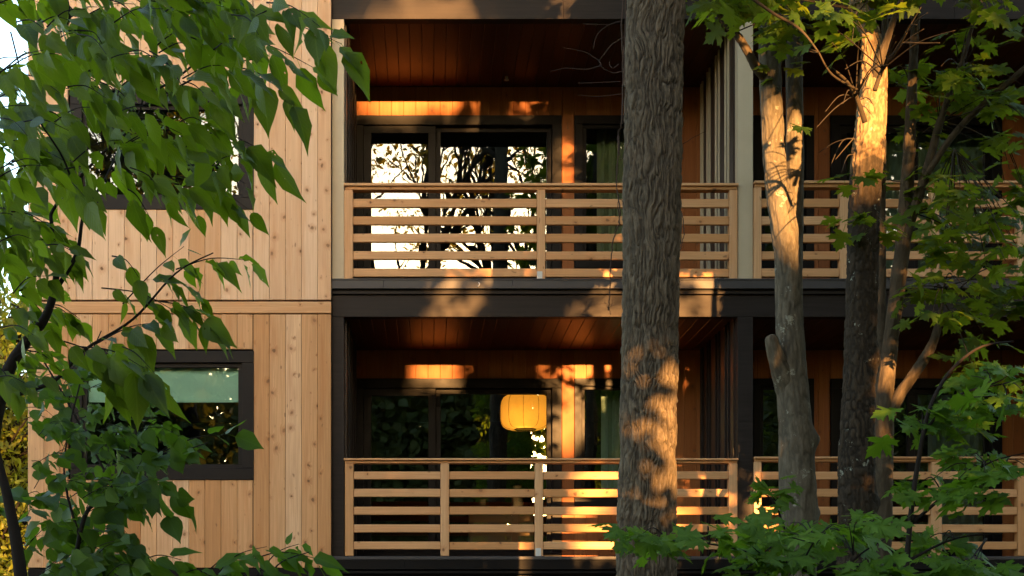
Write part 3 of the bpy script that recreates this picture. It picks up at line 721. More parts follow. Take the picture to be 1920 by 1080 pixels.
# --- compound-leaved sapling at the bottom
T = Tree()
T.limb([(520, 1500, 10, -9.4), (500, 1200, 8, -9.4), (470, 1100, 5, -9.4), (440, 1060, 3, -9.4)])
T.limb([(480, 1130, 5, -9.4), (520, 1060, 3, -9.4), (580, 1035, 2, -9.4)])
for a in [(400,1085,500,1025,9,58), (470,1050,595,1048,11,60), (380,1080,440,1045,7,54), (480,1080,560,1020,7,56), (430,1100,540,1085,9,58), (250,1060,340,1050,8,60), (320,1090,400,1075,8,58)]: T.spray(*a[:6], -9.4, hang=.55, sag=14)
T.build('sapling', P(520, 1500, -9.4).to_tuple()[:2] + (GROUND_Z,), 'bright green sapling with narrow leaflets below the cedar wall', 'sapling', OVN, LEAF_SP, TWIG, crown='foliage', trunk='stem')

# ------------------------------------------------------------------ tree trunks with modelled bark
def trunk_mesh(name, pts, mat, parent, seg=120, rows=500, mode='furrow', amp=.012, spacing=.03, seed=1, knobs=()):
    """pts: (px, py, width_px, Y) from bottom to top"""
    q = smooth_path(pts, 10); c = np.array([P(a[0], a[1], a[3]) for a in q]); rad = np.array([M_(a[2], a[3])/2 for a in q])
    s = np.concatenate([[0], np.cumsum(np.linalg.norm(np.diff(c, axis=0), axis=1))]); yrow = np.clip(q[:,1], -140, 1180); dens = np.concatenate([[0], np.cumsum(np.abs(np.diff(yrow))*12 + np.abs(np.diff(q[:,1])))]); t = np.interp(np.linspace(0, dens[-1], rows), dens, s)
    cc = np.stack([np.interp(t, s, c[:,k]) for k in range(3)], 1); rr = np.interp(t, s, rad)
    tan = np.gradient(cc, axis=0); tan /= np.linalg.norm(tan, axis=1, keepdims=True)
    a = np.cross(tan, np.array([0,1.0,0])); a /= np.linalg.norm(a, axis=1, keepdims=True); b = np.cross(a, tan)
    th = np.linspace(0, 2*np.pi, seg, endpoint=False)
    dirs = a[:,None,:]*np.cos(th)[None,:,None] + b[:,None,:]*np.sin(th)[None,:,None]
    base = np.stack([np.cos(th)[None,:]*rr[:,None], np.sin(th)[None,:]*rr[:,None], np.broadcast_to(t[:,None], (rows, seg))], -1)
    big = (fbm(base*np.array([4,4,2.2]), 3, seed)-.5)*2
    if mode == 'furrow':
        k = 1/spacing; w = np.stack([fbm(base*np.array([9,9,5]), 3, seed+5), fbm(base*np.array([9,9,5])+31, 3, seed+6), np.zeros((rows, seg))], -1)-.5
        p = (base + w*.075)*np.array([k, k, k*.115])
        n1 = np.abs(2*fbm(p, 2, seed+9)-1); n2 = np.abs(2*fbm(p*np.array([2.1,2.1,2.6])+7, 2, seed+19)-1)
        h = np.clip(n1*2.0, 0, 1)**.8*.72 + np.clip(n2*1.8, 0, 1)*.28
    elif mode == 'smooth':
        p = base*np.array([26, 26, 9]); h = fbm(p, 5, seed+3); n1 = np.abs(2*fbm(base*np.array([22,22,7])+3, 3, seed+8)-1); h = .55*h+.45*np.clip(n1*3, 0, 1)
    else:
        p = base*np.array([34, 34, 16]); n1 = np.abs(2*fbm(p, 4, seed+8)-1); h = np.clip(n1*2.6, 0, 1)
    h = np.clip((h-h.min())/(h.max()-h.min()), 0, 1)
    r = rr[:,None]*(1+.05*big) + amp*(h-.75)
    for (py, th0, sz, sh) in knobs:      # knots and swellings: (row 0..1, angle, size m, height m)
        d2 = ((t[:,None]/s[-1]-py)*s[-1])**2 + (rr[:,None]*((th[None,:]-th0+np.pi) % (2*np.pi)-np.pi))**2
        r = r + sh*np.exp(-d2/sz**2)
    v = cc[:,None,:] + dirs*r[...,None]
    me = bpy.data.meshes.new(name); idx = np.arange(rows*seg).reshape(rows, seg); i2 = np.roll(idx, -1, 1)
    f = np.stack([idx[:-1], idx[1:], i2[1:], i2[:-1]], -1).reshape(-1, 4)
    me.vertices.add(rows*seg); me.vertices.foreach_set('co', v.astype(np.float32).ravel())
    me.loops.add(f.size); me.loops.foreach_set('vertex_index', f.astype(np.int32).ravel())
    me.polygons.add(len(f)); me.polygons.foreach_set('loop_start', np.arange(0, f.size, 4, dtype=np.int32)); me.polygons.foreach_set('loop_total', np.full(len(f), 4, np.int32))
    me.polygons.foreach_set('use_smooth', np.ones(len(f), bool))
    at = me.attributes.new('hgt', 'FLOAT', 'POINT'); at.data.foreach_set('value', h.astype(np.float32).ravel()); me.update(calc_edges=True)
    return link(name, me, mat, parent)
BK_ASH = barkmat('furrowed_bark', (.19,.148,.10), (.011,.0085,.0065))
BK_GRY = barkmat('grey_maple_bark', (.17,.145,.105), (.04,.032,.022), (.26,.26,.21), .40, 7, rough=.85)
BK_DRK = barkmat('dark_mossy_bark_lit_top', (.060,.043,.027), (.012,.009,.006), (.30,.32,.26), .38, 9, top=(.30,.20,.105), ztop=3.1)  # top tone paints the sun's gold into the upper bark
BK_TAN = barkmat('tan_maple_bark', (.125,.095,.062), (.035,.026,.017), (.17,.16,.125), .36, 8)
def base_at(x, Y): p = P(x, 1150, Y); return (p.x, p.y, GROUND_Z)
GY = lambda Y: 1150 - GROUND_Z*FPX/(DCAM+Y)          # photo row of the ground at depth Y

Y1 = -6.3
ash = empty('ash_tree', base_at(1205, Y1), 'tall tree with a thick straight deeply furrowed trunk in front of the balconies', 'tree')
trunk_mesh('trunk', [(1205, GY(Y1)+10, 132, Y1), (1206, 1300, 118, Y1), (1210, 1080, 111, Y1), (1214, 900, 107, Y1), (1218, 700, 106, Y1), (1221, 500, 106, Y1), (1223, 320, 108, Y1), (1227, 120, 107, Y1), (1232, -60, 108, Y1), (1236, -500, 98, Y1), (1245, -1300, 84, Y1), (1250, -2800, 50, Y1)], BK_ASH, ash, 340, 1700, 'furrow', .021, .0165, 3)
T = Tree()
for k in range(16):
    y = random.uniform(-3000, -1700); sx = random.choice((-1, 1)); Ye = Y1+random.uniform(-2.5, 2.5)
    T.limb([(1246, y+200, 34, Y1), (1246+sx*180, y, 22, (Y1*2+Ye)/3), (1246+sx*random.uniform(350, 750), y-random.uniform(100, 500), 8, Ye)])
T.mb.build('limb', BK_ASH, ash)
lv = Leaves()
for k in range(9000):
    a = rv(1); a.normalize(); rr = random.random()**.4
    p = P(1246, -2800, Y1)+Vector((a.x*3.6*rr, a.y*3.4*rr, a.z*3.0*rr))
    if fbm(np.array([[p.x*.8, p.y*.8, p.z*.8]]), 2, 4)[0] < .46: continue
    lv.add(p, rv()+Vector((0,0,-.6)), rv()+Vector((0,0,1)), random.uniform(.12, .2))
lv.build('crown', OVN, LEAF_MP, ash, clear=.7)

# bare vine on the ash trunk
vine = empty('vine', base_at(1165, Y1), 'thin bare vine climbing the left side of the thick furrowed trunk', 'vine')
VB = barkmat('vine_bark', (.13,.085,.06), (.05,.03,.022)); m = MB(); Yv = Y1-.22
def vn(pts, w0=2.2, w1=1.2):
    q = smooth_path([(a, b, w0+(w1-w0)*i/(len(pts)-1), Yv+random.uniform(-.03, .03)) for i, (a, b) in enumerate(pts)], 7)
    q[:,0] += np.random.default_rng(int(pts[0][0])).normal(0, .7, len(q)); m.tube([P(a[0], a[1], a[3]) for a in q], [M_(a[2], a[3])/2 for a in q], 6)
vn([(1170, -40), (1166, 60), (1168, 150), (1166, 230), (1160, 250), (1158, 290), (1157, 350), (1162, 390), (1160, 420), (1150, 450), (1145, 500), (1143, 555), (1140, 582)], 2.8, 2)
vn([(1176, -60), (1172, 40), (1170, 130), (1174, 190), (1168, 232)], 2.6)
vn([(1166, 40), (1140, 48), (1120, 65), (1112, 92)], 1.8, .9); vn([(1140, 47), (1118, 46), (1094, 45)], 1.4, .8)
vn([(1170, 70), (1146, 85), (1130, 105), (1122, 112), (1098, 98), (1054, 89)], 2, .9); vn([(1122, 112), (1127, 123), (1134, 131)], 1.4, .8)
vn([(1130, 122), (1100, 130), (1062, 128), (1032, 134)], 1.8, .8); vn([(1166, 134), (1150, 137), (1134, 130)], 1.6, 1)
vn([(1163, 153), (1120, 155), (1084, 156)], 1.5, .8); vn([(1166, 176), (1120, 181), (1084, 178)], 1.5, .8)
vn([(1160, 120), (1148, 128), (1142, 116)], 1.5, 1); vn([(1160, 255), (1164, 300), (1180, 265), (1190, 255)], 1.6, 1); vn([(1162, 420), (1158, 380), (1166, 375), (1172, 395)], 1.6, 1)
vn([(1140, 582), (1146, 572), (1150, 560)], 1.2, .8); vn([(1145, 590), (1139, 575), (1134, 566)], 1.2, .8)
vn([(1280, 400), (1282, 440), (1279, 455), (1276, 470)], 2, 1.2); vn([(1281, 270), (1300, 258), (1322, 247)], 1.2, .7)
m.build('stem', VB, vine)

# maples on the right --------------------------------------------------------------
def maple_spray(T, cx, cy, rx, ry, n, Lpx, Y0, Y1, root=None, flat=1.0, tw=2.2):
    """leaves gathered on a few flat twigs"""
    cl = max(1, n//6)
    for c in range(cl):
        a = random.uniform(0, 2*math.pi); r = math.sqrt(random.random())
        x, y, Y = cx+rx*r*math.cos(a), cy+ry*r*math.sin(a), random.uniform(Y0, Y1)
        o = P(x, y, Y)
        if root:
            rx0, ry0, Yr = root; mxp = ((x+rx0)/2, (y+ry0)/2-10+random.uniform(-14, 14))
            q = smooth_path([(rx0, ry0, tw*1.3, Yr), (mxp[0], mxp[1], tw, (Y+Yr)/2), (x, y, tw*.5, Y)], 5)
            T.mb.tube([P(b[0], b[1], b[3]) for b in q], [M_(b[2], b[3])/2 for b in q], 5)
        for k in range(n//cl):
            ang = random.uniform(0, 2*math.pi); d = Vector((math.cos(ang), math.sin(ang), random.uniform(-.75, .1)))
            L = M_(Lpx, Y)*random.uniform(.6, 1.12); p = o + Vector((d.x, d.y, d.z*.5))*random.uniform(.05, .16)+Vector((0, 0, random.gauss(0, .03)))
            T.lv.add(p, d, Vector((0, -.55, 1))*flat+rv(.42), L)
Y2 = -4.3
m2 = empty('maple_tree', base_at(1495, Y2), 'grey maple with two stems joined low and a broken stub on the left', 'tree')
trunk_mesh('trunk', [(1490, GY(Y2)+8, 90, Y2), (1494, 1120, 74, Y2), (1497, 960, 70, Y2), (1492, 820, 64, Y2), (1484, 700, 56, Y2), (1480, 600, 50, Y2), (1477, 480, 50, Y2), (1463, 380, 46, Y2), (1452, 300, 42, Y2), (1446, 180, 42, Y2), (1441, 60, 38, Y2), (1438, -100, 36, Y2), (1425, -700, 24, Y2)], BK_GRY, m2, 110, 800, 'smooth', .012, .04, 11, [(.33, 3.3, .07, .05), (.27, 3.0, .05, .035), (.2, .0, .07, .03)])
trunk_mesh('stem', [(1484, 560, 36, Y2+.05), (1489, 460, 34, Y2+.1), (1490, 330, 34, Y2+.12), (1490, 200, 33, Y2+.12), (1487, 60, 32, Y2+.15), (1484, -100, 30, Y2+.15), (1500, -800, 18, Y2+.3)], BK_GRY, m2, 80, 450, 'smooth', .009, .04, 12)
trunk_mesh('stub', [(1478, 730, 46, Y2), (1462, 690, 36, Y2-.06), (1450, 655, 27, Y2-.1), (1446, 634, 24, Y2-.11), (1445, 628, 8, Y2-.11)], BK_GRY, m2, 60, 90, 'smooth', .010, .04, 13)
trunk_mesh('limb', [(1440, 145, 26, Y2), (1418, 125, 19, Y2-.1), (1404, 100, 16, Y2-.15), (1385, 70, 15, Y2-.2), (1352, 30, 14, Y2-.25), (1325, -20, 13, Y2-.3), (1290, -120, 10, Y2-.3)], BK_TAN, m2, 50, 160, 'smooth', .006, .04, 14)
T = Tree()
for a in [(1400,12,85,22,30,52,-5.6,-4.6,(1380,60,Y2-.2)), (1500,70,60,45,22,44,-5.2,-4.6,(1445,60,Y2)), (1330,5,50,14,10,40,-5,-4.5,(1330,-10,Y2-.3)), (1420,-60,200,60,70,52,-6,-4,(1430,-120,Y2)), (1470,110,40,60,10,36,-5,-4.4,(1490,40,Y2))]: maple_spray(T, *a)
for k in range(26): maple_spray(T, 1440+random.uniform(-260, 260), random.uniform(-1200, -150), 120, 80, 30, 60, Y2-1.6, Y2+1.6, (1432, -500, Y2))
T.mb.build('twig', BK_TAN, m2); T.lv.build('crown', MAP, LEAF_MP, m2, clear=.56)

Y3 = -5.3
m3 = empty('maple_tree', base_at(1605, Y3), 'dark mossy maple trunk spotted with pale lichen, golden in the sun near the top', 'tree')
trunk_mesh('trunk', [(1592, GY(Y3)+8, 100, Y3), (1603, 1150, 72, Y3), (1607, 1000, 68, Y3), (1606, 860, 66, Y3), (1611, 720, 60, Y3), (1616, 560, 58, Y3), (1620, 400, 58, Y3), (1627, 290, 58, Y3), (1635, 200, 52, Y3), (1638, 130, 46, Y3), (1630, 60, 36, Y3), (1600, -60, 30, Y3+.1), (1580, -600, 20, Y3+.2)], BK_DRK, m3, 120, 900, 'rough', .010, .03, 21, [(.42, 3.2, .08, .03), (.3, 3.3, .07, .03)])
trunk_mesh('limb', [(1640, 170, 28, Y3), (1648, 120, 20, Y3-.1), (1668, 60, 13, Y3-.2), (1700, -30, 10, Y3-.3), (1740, -150, 8, Y3-.3)], BK_TAN, m3, 40, 120, 'smooth', .006, .03, 22)
T = Tree()
T.limb([(1700, 60, 4, Y3-.9), (1680, 95, 6, Y3-.7), (1655, 130, 8, Y3-.4), (1640, 170, 9, Y3-.35)])
T.limb([(1555, 125, 4, Y3-.6), (1585, 150, 6, Y3-.5), (1605, 180, 8, Y3-.4), (1622, 230, 10, Y3-.35)])
T.limb([(1535, 98, 3, Y3-.8), (1500, 55, 5, Y3-.8), (1450, 25, 6, Y3-.8), (1400, -10, 6, Y3-.8)])
T.limb([(1535, 98, 3, Y3-.8), (1560, 140, 4, Y3-.7), (1610, 170, 5, Y3-.5)])
for a in [(1680,40,130,55,64,58,-7.0,-5.9,(1655,130,Y3-.4)), (1610,95,70,50,34,54,-6.8,-5.9,(1605,180,Y3-.4)), (1750,60,60,40,18,58,-7.0,-6.2,(1690,80,Y3-.7)), (1560,210,60,60,20,46,-6.4,-5.8,(1600,180,Y3-.4)),
          (1545,75,60,30,14,46,-6.6,-6,(1535,98,Y3-.8)), (1620,130,40,30,10,58,-7,-6.2,(1650,140,Y3-.4)), (1690,90,40,30,10,52,-7,-6.2,(1670,110,Y3-.6)), (1570,300,50,45,22,44,-5.8,-4.8,(1600,260,Y3)), (1560,330,24,16,6,40,-6.2,-5.8,(1600,290,Y3)), (1585,420,30,34,10,46,-5.9,-5.4,(1610,420,Y3)), (1580,20,140,60,40,54,-6.4,-5,(1610,20,Y3)),
          (1660,440,24,40,8,44,-5.6,-5,(1620,420,Y3)), (1640,-80,220,60,90,60,-7,-4.6,(1610,-60,Y3))]: maple_spray(T, *a)
for k in range(34): maple_spray(T, 1610+random.uniform(-300, 420), random.uniform(-1300, -170), 130, 90, 30, 64, Y3-1.8, Y3+2.2, (1590, -500, Y3+.2))
T.mb.build('twig', BK_TAN, m3); T.lv.build('crown', MAP, LEAF_MP, m3, clear=.56)

Y4 = -4.4
m4 = empty('maple_tree', base_at(1655, Y4), 'slender forked maple leaning right behind the dark lichen spotted trunk', 'tree')
trunk_mesh('trunk', [(1650, GY(Y4)+8, 50, Y4), (1652, 1080, 38, Y4), (1655, 960, 36, Y4), (1658, 850, 34, Y4), (1660, 740, 32, Y4), (1668, 660, 28, Y4), (1680, 560, 28, Y4), (1692, 460, 28, Y4), (1700, 360, 26, Y4), (1706, 250, 22, Y4), (1712, 130, 18, Y4), (1720, -50, 16, Y4), (1745, -600, 9, Y4)], BK_TAN, m4, 70, 600, 'smooth', .010, .03, 31)
trunk_mesh('stem', [(1650, 900, 24, Y4+.15), (1652, 700, 22, Y4+.2), (1651, 500, 20, Y4+.2), (1652, 330, 18, Y4+.2), (1655, 200, 15, Y4+.2), (1662, -50, 12, Y4+.2)], BK_TAN, m4, 50, 400, 'smooth', .006, .03, 32)
trunk_mesh('limb', [(1690, 480, 20, Y4), (1712, 400, 19, Y4-.05), (1738, 320, 17, Y4-.1), (1762, 230, 14, Y4-.1), (1790, 150, 11, Y4-.1), (1812, 90, 9, Y4-.1), (1850, -60, 7, Y4-.1)], BK_TAN, m4, 50, 260, 'smooth', .006, .03, 33)
trunk_mesh('limb', [(1735, 330, 15, Y4-.1), (1790, 250, 13, Y4-.2), (1850, 190, 12, Y4-.3), (1925, 125, 11, Y4-.4), (2020, 40, 8, Y4-.5)], BK_TAN, m4, 40, 200, 'smooth', .005, .03, 34)
trunk_mesh('limb', [(1662, 790, 22, Y4), (1690, 735, 22, Y4-.05), (1722, 690, 20, Y4-.1), (1752, 636, 17, Y4-.1), (1768, 560, 6, Y4-.12), (1770, 520, 4, Y4-.12)], BK_TAN, m4, 50, 160, 'smooth', .008, .03, 35)
T = Tree()
for a in [(1850,90,100,110,80,46,-5.6,-3.6,(1800,130,Y4)), (1800,220,95,75,60,46,-5.2,-3.6,(1762,230,Y4)), (1840,400,100,110,120,46,-5.4,-3.4,(1790,280,Y4)), (1800,545,105,55,70,46,-5.4,-4,(1768,540,Y4)), (1740,420,70,50,26,42,-5.2,-4,(1715,400,Y4)),
          (1900,260,50,120,40,44,-5,-3.6,(1850,190,Y4)), (1760,-60,240,80,110,54,-6,-3,(1730,-80,Y4)), (1740,150,70,60,24,44,-4.6,-3.4,(1710,170,Y4)), (1890,560,50,60,30,46,-5,-4,(1800,540,Y4)), (1840,640,60,60,22,46,-5,-4,(1768,560,Y4)),(1700,340,60,40,12,40,-4.8,-4,(1700,340,Y4))]: maple_spray(T, *a)
for k in range(30): maple_spray(T, 1800+random.uniform(-300, 400), random.uniform(-1200, -170), 130, 90, 30, 60, Y4-1.8, Y4+1.5, (1745, -500, Y4))
T.mb.build('twig', BK_TAN, m4); T.lv.build('crown', MAP, LEAF_MP, m4, clear=.56)

# saplings with bright leaves low in front
def sapling(x, Y, label, limbs, sprays):
    e = empty('maple_sapling', base_at(x, Y), label, 'sapling'); T = Tree()
    for l in limbs: T.limb(l, 6)
    for s_ in sprays: maple_spray(T, *s_)
    T.mb.build('stem', TWIG, e); T.lv.build('foliage', MAP, LEAF_SP, e)
Ys = -7.6
sapling(1560, Ys, 'maple sapling spreading a low flat layer of leaves before the grey maple', [
    [(1560, GY(Ys), 10, Ys), (1570, 1300, 9, Ys), (1545, 1120, 7, Ys), (1500, 1065, 5, Ys), (1420, 1040, 4, Ys), (1330, 1020, 3, Ys), (1200, 1010, 2, Ys)],
    [(1545, 1120, 5, Ys), (1600, 1050, 4, Ys), (1660, 1010, 3, Ys)], [(1500, 1065, 4, Ys), (1530, 1010, 3, Ys), (1560, 985, 2, Ys)]],
    [(1222,998,48,22,26,54,Ys-.3,Ys+.3,(1250,1012,Ys)), (1310,1010,46,22,20,54,Ys-.3,Ys+.3,(1330,1020,Ys)), (1420,1025,80,20,30,56,Ys-.3,Ys+.4,(1430,1040,Ys)), (1530,990,95,14,40,56,Ys-.3,Ys+.5,(1530,1020,Ys)), (1600,1000,70,22,30,56,Ys-.3,Ys+.5,(1600,1040,Ys)), (1430,1060,60,18,16,52,Ys-.2,Ys+.2,(1450,1060,Ys)), (1640,1062,90,16,22,56,Ys-.4,Ys,(1600,1090,Ys))])
Ys = -6.4
sapling(1690, Ys, 'maple sapling with tiers of bright leaves at the right edge', [
    [(1690, GY(Ys), 14, Ys), (1698, 1100, 11, Ys), (1728, 830, 9, Ys), (1765, 630+90, 7, Ys), (1830, 640+15, 5, Ys), (1900, 640, 3, Ys)],
    [(1712, 980, 7, Ys), (1770, 930, 6, Ys), (1850, 870, 4, Ys), (1920, 850, 3, Ys)], [(1740, 800, 6, Ys), (1800, 740, 5, Ys), (1880, 720, 3, Ys)], [(1705, 1050, 6, Ys), (1790, 1010, 4, Ys), (1880, 1000, 3, Ys)]],
    [(1700,760,50,30,12,54,Ys-.3,Ys+.3,(1730,800,Ys)), (1790,745,90,30,28,54,Ys-.4,Ys+.4,(1790,745,Ys)), (1870,705,60,22,26,50,Ys-.4,Ys+.4,(1860,720,Ys)), (1880,750,50,30,12,50,Ys-.4,Ys+.4,(1880,720,Ys)), (1780,790,60,20,12,52,Ys-.3,Ys+.3,(1780,750,Ys)),
     (1730,920,70,16,14,52,Ys-.3,Ys+.3,(1770,930,Ys)), (1830,895,90,16,26,52,Ys-.4,Ys+.4,(1840,875,Ys)), (1900,885,30,20,14,50,Ys-.4,Ys+.3,(1890,860,Ys)), (1860,940,50,16,6,52,Ys-.3,Ys+.3,(1850,900,Ys)), (1820,855,90,16,16,46,Ys+.3,Ys+.8,(1850,870,Ys)),
     (1790,1020,110,18,22,50,Ys-.2,Ys+.6,(1790,1010,Ys)), (1860,1060,80,20,24,52,Ys-.6,Ys,(1850,1010,Ys))])
Ys = -5.2
sapling(1440, Ys, 'small maple sapling peeping out left of the grey maple trunk', [[(1470, GY(Ys), 8, Ys), (1480, 1100, 6, Ys), (1460, 960, 4, Ys), (1425, 920, 2, Ys)]], [(1430,915,24,22,10,40,Ys-.2,Ys+.2,(1440,930,Ys)), (1445,940,14,14,5,38,Ys-.1,Ys+.1,(1450,945,Ys))])

# ------------------------------------------------------------------ sunlit tree far left behind the building
def crown_tree(name, x, Y, ztop, zlow, rad, n, L, label, leafm, seed, trunkr=.16, clear=.7):
    e = empty(name, (x, Y, GROUND_Z), label, 'tree'); r = random.Random(seed); lv = Leaves(); mb = MB(); zc = (ztop+zlow)/2
    mb.tube([(x, Y, GROUND_Z-.1), (x+.1, Y, 0), (x-.1, Y+.1, zc), (x, Y, ztop-.5)], [trunkr*1.3, trunkr, trunkr*.7, .03], 10)
    cl = [(r.gauss(0, .45)*rad, r.gauss(0, .45)*rad, r.uniform(zlow, ztop)) for _ in range(int(n/45))]
    for c in cl: mb.tube([(x, Y, max(zlow-.5, c[2]-1.2)), (x+c[0]*.5, Y+c[1]*.5, c[2]-.5), (x+c[0], Y+c[1], c[2])], [.05, .03, .008], 5)
    for c in cl:
        for k in range(45): lv.add((x+c[0]+r.gauss(0, .42), Y+c[1]+r.gauss(0, .42), c[2]+r.gauss(0, .26)), rv()+Vector((0,0,-.5)), rv()+Vector((0,-.4,.6)), L*r.uniform(.6, 1.2))
    mb.build('trunk', TWIG, e); lv.build('crown', OVN, leafm, e, clear=clear)
crown_tree('background_tree', -9.6, 14, 7.0, 0.2, 2.3, 15000, .2, 'sunlit yellow green tree beyond the corner of the building', LEAF_BK, 5, clear=None)
crown_tree('background_tree', -12.5, 22, 6.2, -1.0, 3.2, 9000, .26, 'farther yellow green tree behind the sunlit one at the left edge', LEAF_BK, 6, clear=None)

# ------------------------------------------------------------------ woodland behind the photographer (it shades the house and shows in the glass)
Nw = 135000; q = np.stack([rng.uniform(-26, 30, Nw), rng.uniform(-40, -31, Nw), rng.uniform(GROUND_Z, 11.9, Nw)], 1)
topz = 10.4+2.0*fbm(np.stack([q[:,0]*.35, q[:,1]*.2, q[:,0]*0], 1), 3, 77)+.6*fbm(np.stack([q[:,0]*2, q[:,1]*2, q[:,0]*0], 1), 2, 78)
# a second, farther belt closes the view through the openings on the left
q2 = np.stack([rng.uniform(-34, 4, 40000), rng.uniform(-86, -72, 40000), rng.uniform(GROUND_Z, 20, 40000)], 1)
keep = q[:,2] < topz
q = np.concatenate([q, q2]); keep = np.concatenate([keep, q2[:,2] < 16+3*fbm(np.stack([q2[:,0]*.3, q2[:,0]*0, q2[:,0]*0], 1), 3, 7)]); Nw = len(q); topz = np.concatenate([topz, np.full(len(q2), 99)])
ragn = fbm(np.stack([q[:,0]*3.2, q[:,0]*0, q[:,2]*3.2], 1), 3, 55); rag0 = rng.random(Nw)
for (Yp, x0, x1, z0, z1, rg) in GAPS:  # clear leaves that would block a wanted sun patch
    k = (Yp-q[:,1])/SV.y; px = q[:,0]+SV.x*k; pz = q[:,2]+SV.z*k; e = .18
    ins = (px > x0-e) & (px < x1+e) & (pz > z0-e) & (pz < z1+e)
    nx = fbm(np.stack([px*2.6, px*0+Yp*3.1, pz*2.6], 1), 3, 56)
    keep &= ~(ins & ((nx > .30+rg*.24) | (rg == 0)))
q = q[keep]; lw_ = Leaves(); Nk = len(q)
lw_.p = q.tolist(); lw_.d = rng.normal(size=(Nk,3)).tolist(); lw_.n = (rng.normal(size=(Nk,3))*.6+np.array([0, 1.0, .1])*np.sign(rng.normal(size=(Nk,1)))).tolist(); lw_.L = np.where(q[:,1] < -60, rng.uniform(.4, .7, Nk), rng.uniform(.26, .52, Nk)).tolist(); lw_.t = rng.random(Nk).tolist()
lw_.build('woodland', DIA, LEAF_WD, None, .5, label='dense woodland facing the house, its gaps cut to place sun patches, seen reflected in the glass', cat='woodland', kind='stuff')

# unseen foliage added behind the camera to throw sharp leaf shadows and darken the right
Nn = 74000; q = np.stack([1.3+7.6*rng.random(Nn), rng.uniform(-16.3, -14.8, Nn), rng.uniform(GROUND_Z, 14.5, Nn)], 1); q = q[(q[:,2] < 8.6) | (q[:,0] > 4.4)]
keep = np.ones(len(q), bool)
for (Yp, x0, x1, z0, z1, rg) in GAPS:
    if Yp > 10 or Yp < -6: continue
    k = (Yp-q[:,1])/SV.y; px = q[:,0]+SV.x*k; pz = q[:,2]+SV.z*k
    ins = (px > x0-.06) & (px < x1+.06) & (pz > z0-.06) & (pz < z1+.06)
    nx = fbm(np.stack([px*4.5, px*0+Yp*5.3, pz*4.5], 1), 3, 91); keep &= ~(ins & (nx > .26+rg*.26))
for (Yp, x0, x1, z0, z1) in ((-6.45, 1.35, 1.66, Z(990, -6.45), Z(665, -6.45)), (-6.1, X(1500, -6.1), X(1830, -6.1), Z(240, -6.1), Z(-60, -6.1))):
    k = (Yp-q[:,1])/SV.y; px = q[:,0]+SV.x*k; pz = q[:,2]+SV.z*k
    nx = fbm(np.stack([px*6, px*0+Yp, pz*3], 1), 3, 93)
    keep &= ~((px > x0+(nx-.5)*.2) & (px < x1) & (pz > z0) & (pz < z1) & (nx > .27))
q = q[keep]; nf = Leaves(); Nk = len(q)
nf.p = q.tolist(); nf.d = (rng.normal(size=(Nk,3))+np.array([0,0,-.5])).tolist(); nf.n = (rng.normal(size=(Nk,3))*.7+np.array([0, -1.0, .4])).tolist(); nf.L = rng.uniform(.12, .22, Nk).tolist(); nf.t = rng.random(Nk).tolist()
nf.build('shadow_foliage', OVN, LEAF_MP, None, .6, label='foliage added behind the viewpoint to cast leaf shadows, mirrored darkly in the lower glass', cat='foliage', kind='stuff')

# tall open trees whose branches show against the sky in the upper glass
def tall_tree(x, Y, seed, label, zt, lean=0.0, leafy=1.0, leaf=1.0):
    r = random.Random(seed); e = empty('tall_tree', (x, Y, GROUND_Z), label, 'tree'); mb = MB(); lv = Leaves()
    def grow(p, d, L, rad, lev):
        pts = [p]; n = 5; dd = d.copy()
        for k in range(n):
            dd = (dd + Vector((r.gauss(0, .07), r.gauss(0, .07), r.gauss(.03, .05)))).normalized(); pts.append(pts[-1]+dd*L/n)
        mb.tube(pts, [rad*(1-.5*k/n) for k in range(n+1)], 7 if lev < 2 else 4)
        if lev >= 3 or L < .5:
            for k in range(int(14*leafy)):
                lv.add(pts[-1]+Vector((r.gauss(0, .38), r.gauss(0, .38), r.gauss(0, .26))), rv()+Vector((0,0,-.4)), rv()+Vector((0,-.5,.5)), leaf*r.uniform(.12, .24))
            return
        for k in range(3 if lev < 2 else r.choice((2, 3))):
            b = pts[r.randint(2, n)]; ax = Vector((r.gauss(0, 1), r.gauss(0, 1), r.gauss(.25, .5))).normalized()
            grow(b, (dd*.9+ax*.75).normalized(), L*r.uniform(.58, .8), rad*r.uniform(.42, .6), lev+1)
        grow(pts[-1], dd, L*.75, rad*.52, lev+1)
    base = Vector((x, Y, GROUND_Z-.1)); fork = Vector((x+lean*.3, Y, zt*.38))
    mb.tube([base, base.lerp(fork, .5), fork], [.4, .33, .28], 12)
    grow(fork, Vector((-.38+lean*.1, 0, 1)).normalized(), zt*.24, .3, 0); grow(fork, Vector((.42+lean*.1, .1, 1)).normalized(), zt*.26, .3, 0)
    mb.build('trunk', TWIG, e); lv.build('crown', OVN, LEAF_GD, e, clear=.7)
tall_tree(4.22, -36.5, 3, 'tall forked tree rising from the woodland, mirrored in the upper sliding door', 24)
tall_tree(-1.2, -35, 8, 'tall golden leaved tree mirrored in the left pane of the upper sliding door', 25, 0, 3.0, 1.5)
tall_tree(7.4, -36, 12, 'tall tree mirrored in the upper window beside the thick trunk', 22)
tall_tree(-9.5, -37, 15, 'tall tree mirrored in the upper window of the cedar wall', 23, 0, 1.4)

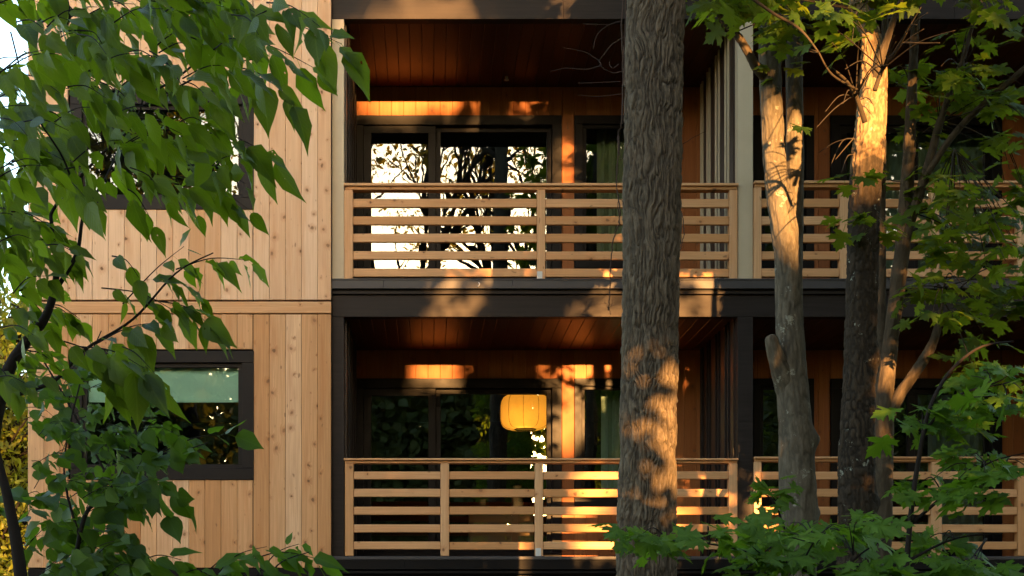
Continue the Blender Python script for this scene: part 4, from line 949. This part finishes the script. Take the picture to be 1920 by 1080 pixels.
crown_tree('broad_tree', 17, -37, 21, 7, 3.6, 6500, .34, 'broad dense tree mirrored in the glass behind the maples', LEAF_WD, 21, .3)
crown_tree('added_shade_tree', 8.0, -19, 21, 9.5, 3.4, 6000, .34, 'broad tree added to shade the maples, mirrored at the top of the glass behind the grey maple', LEAF_WD, 31, .3)  # from here: unseen trees added to keep skylight off the right side
crown_tree('added_shade_tree', 13.5, -15, 20, 8.0, 3.6, 6000, .34, 'broad tree added out of view to shade the right hand bay from the near side', LEAF_WD, 32, .3)
crown_tree('added_shade_tree', 12.5, -25, 22, 9.5, 3.6, 6000, .34, 'broad tree added for shade between the woodland and the house, mirrored right of the maples', LEAF_WD, 33, .3)
crown_tree('added_shade_tree', 10.2, -6.5, 13, 0, 2.6, 7000, .3, 'full crowned tree added for shade just right of the view beside the house', LEAF_WD, 34, .25)
crown_tree('added_shade_tree', 9.6, -11, 14, .5, 2.8, 7000, .3, 'full crowned tree added for shade right of the viewpoint', LEAF_WD, 35, .25)
crown_tree('broad_tree', -10.6, -37, 23, 14.5, 2.7, 6500, .32, 'broad dense tree mirrored in the upper window of the cedar wall', LEAF_WD, 23, .3)
crown_tree('broad_tree', 24, -38, 20, 7, 3.8, 6500, .34, 'second broad tree mirrored in the glass at the right edge', LEAF_WD, 22, .3)

# ------------------------------------------------------------------ ground
t = NT('forest_floor'); n = t.node('ShaderNodeTexNoise', {'Vector': t.pos(), 'Scale': 3.0, 'Detail': 8.0}).outputs['Fac']
t.set(color=t.ramp(n, [(.3, (.03,.022,.014)), (.55, (.05,.045,.02)), (.75, (.035,.06,.018))]), rough=.95, normal=t.bump(n, .8, .08))
m = MB(); g = 40; S_ = 400
vs = []; fs = []
for j in range(g+1):
    for i in range(g+1):
        x = -S_+2*S_*i/g; y = -S_+2*S_*j/g; vs.append((x, y, GROUND_Z-.02+ (0 if abs(x) < 30 and abs(y) < 50 else random.uniform(-.6, .2))))
for j in range(g):
    for i in range(g): fs.append((j*(g+1)+i, j*(g+1)+i+1, (j+1)*(g+1)+i+1, (j+1)*(g+1)+i))
m.add(vs, fs, 0, True); m.build('ground', t.m, None, kind='structure', label='forest floor of earth and leaf litter', cat='ground')

# shared phrases for repeats of one kind
for o in scene.objects:
    if o.parent is None:
        b = o.name.split('.')[0]
        g = {'maple_tree': 'maples in front of the right hand balconies', 'maple_sapling': 'young maples low in front of the railings', 'curtain': 'curtains behind the balcony glass',
             'background_tree': 'sunlit trees beyond the building', 'tall_tree': 'tall trees mirrored in the glass', 'broad_tree': 'broad trees mirrored in the glass', 'added_shade_tree': 'unseen trees added to shade the right hand bays'}.get(b)
        if g: o['group'] = g
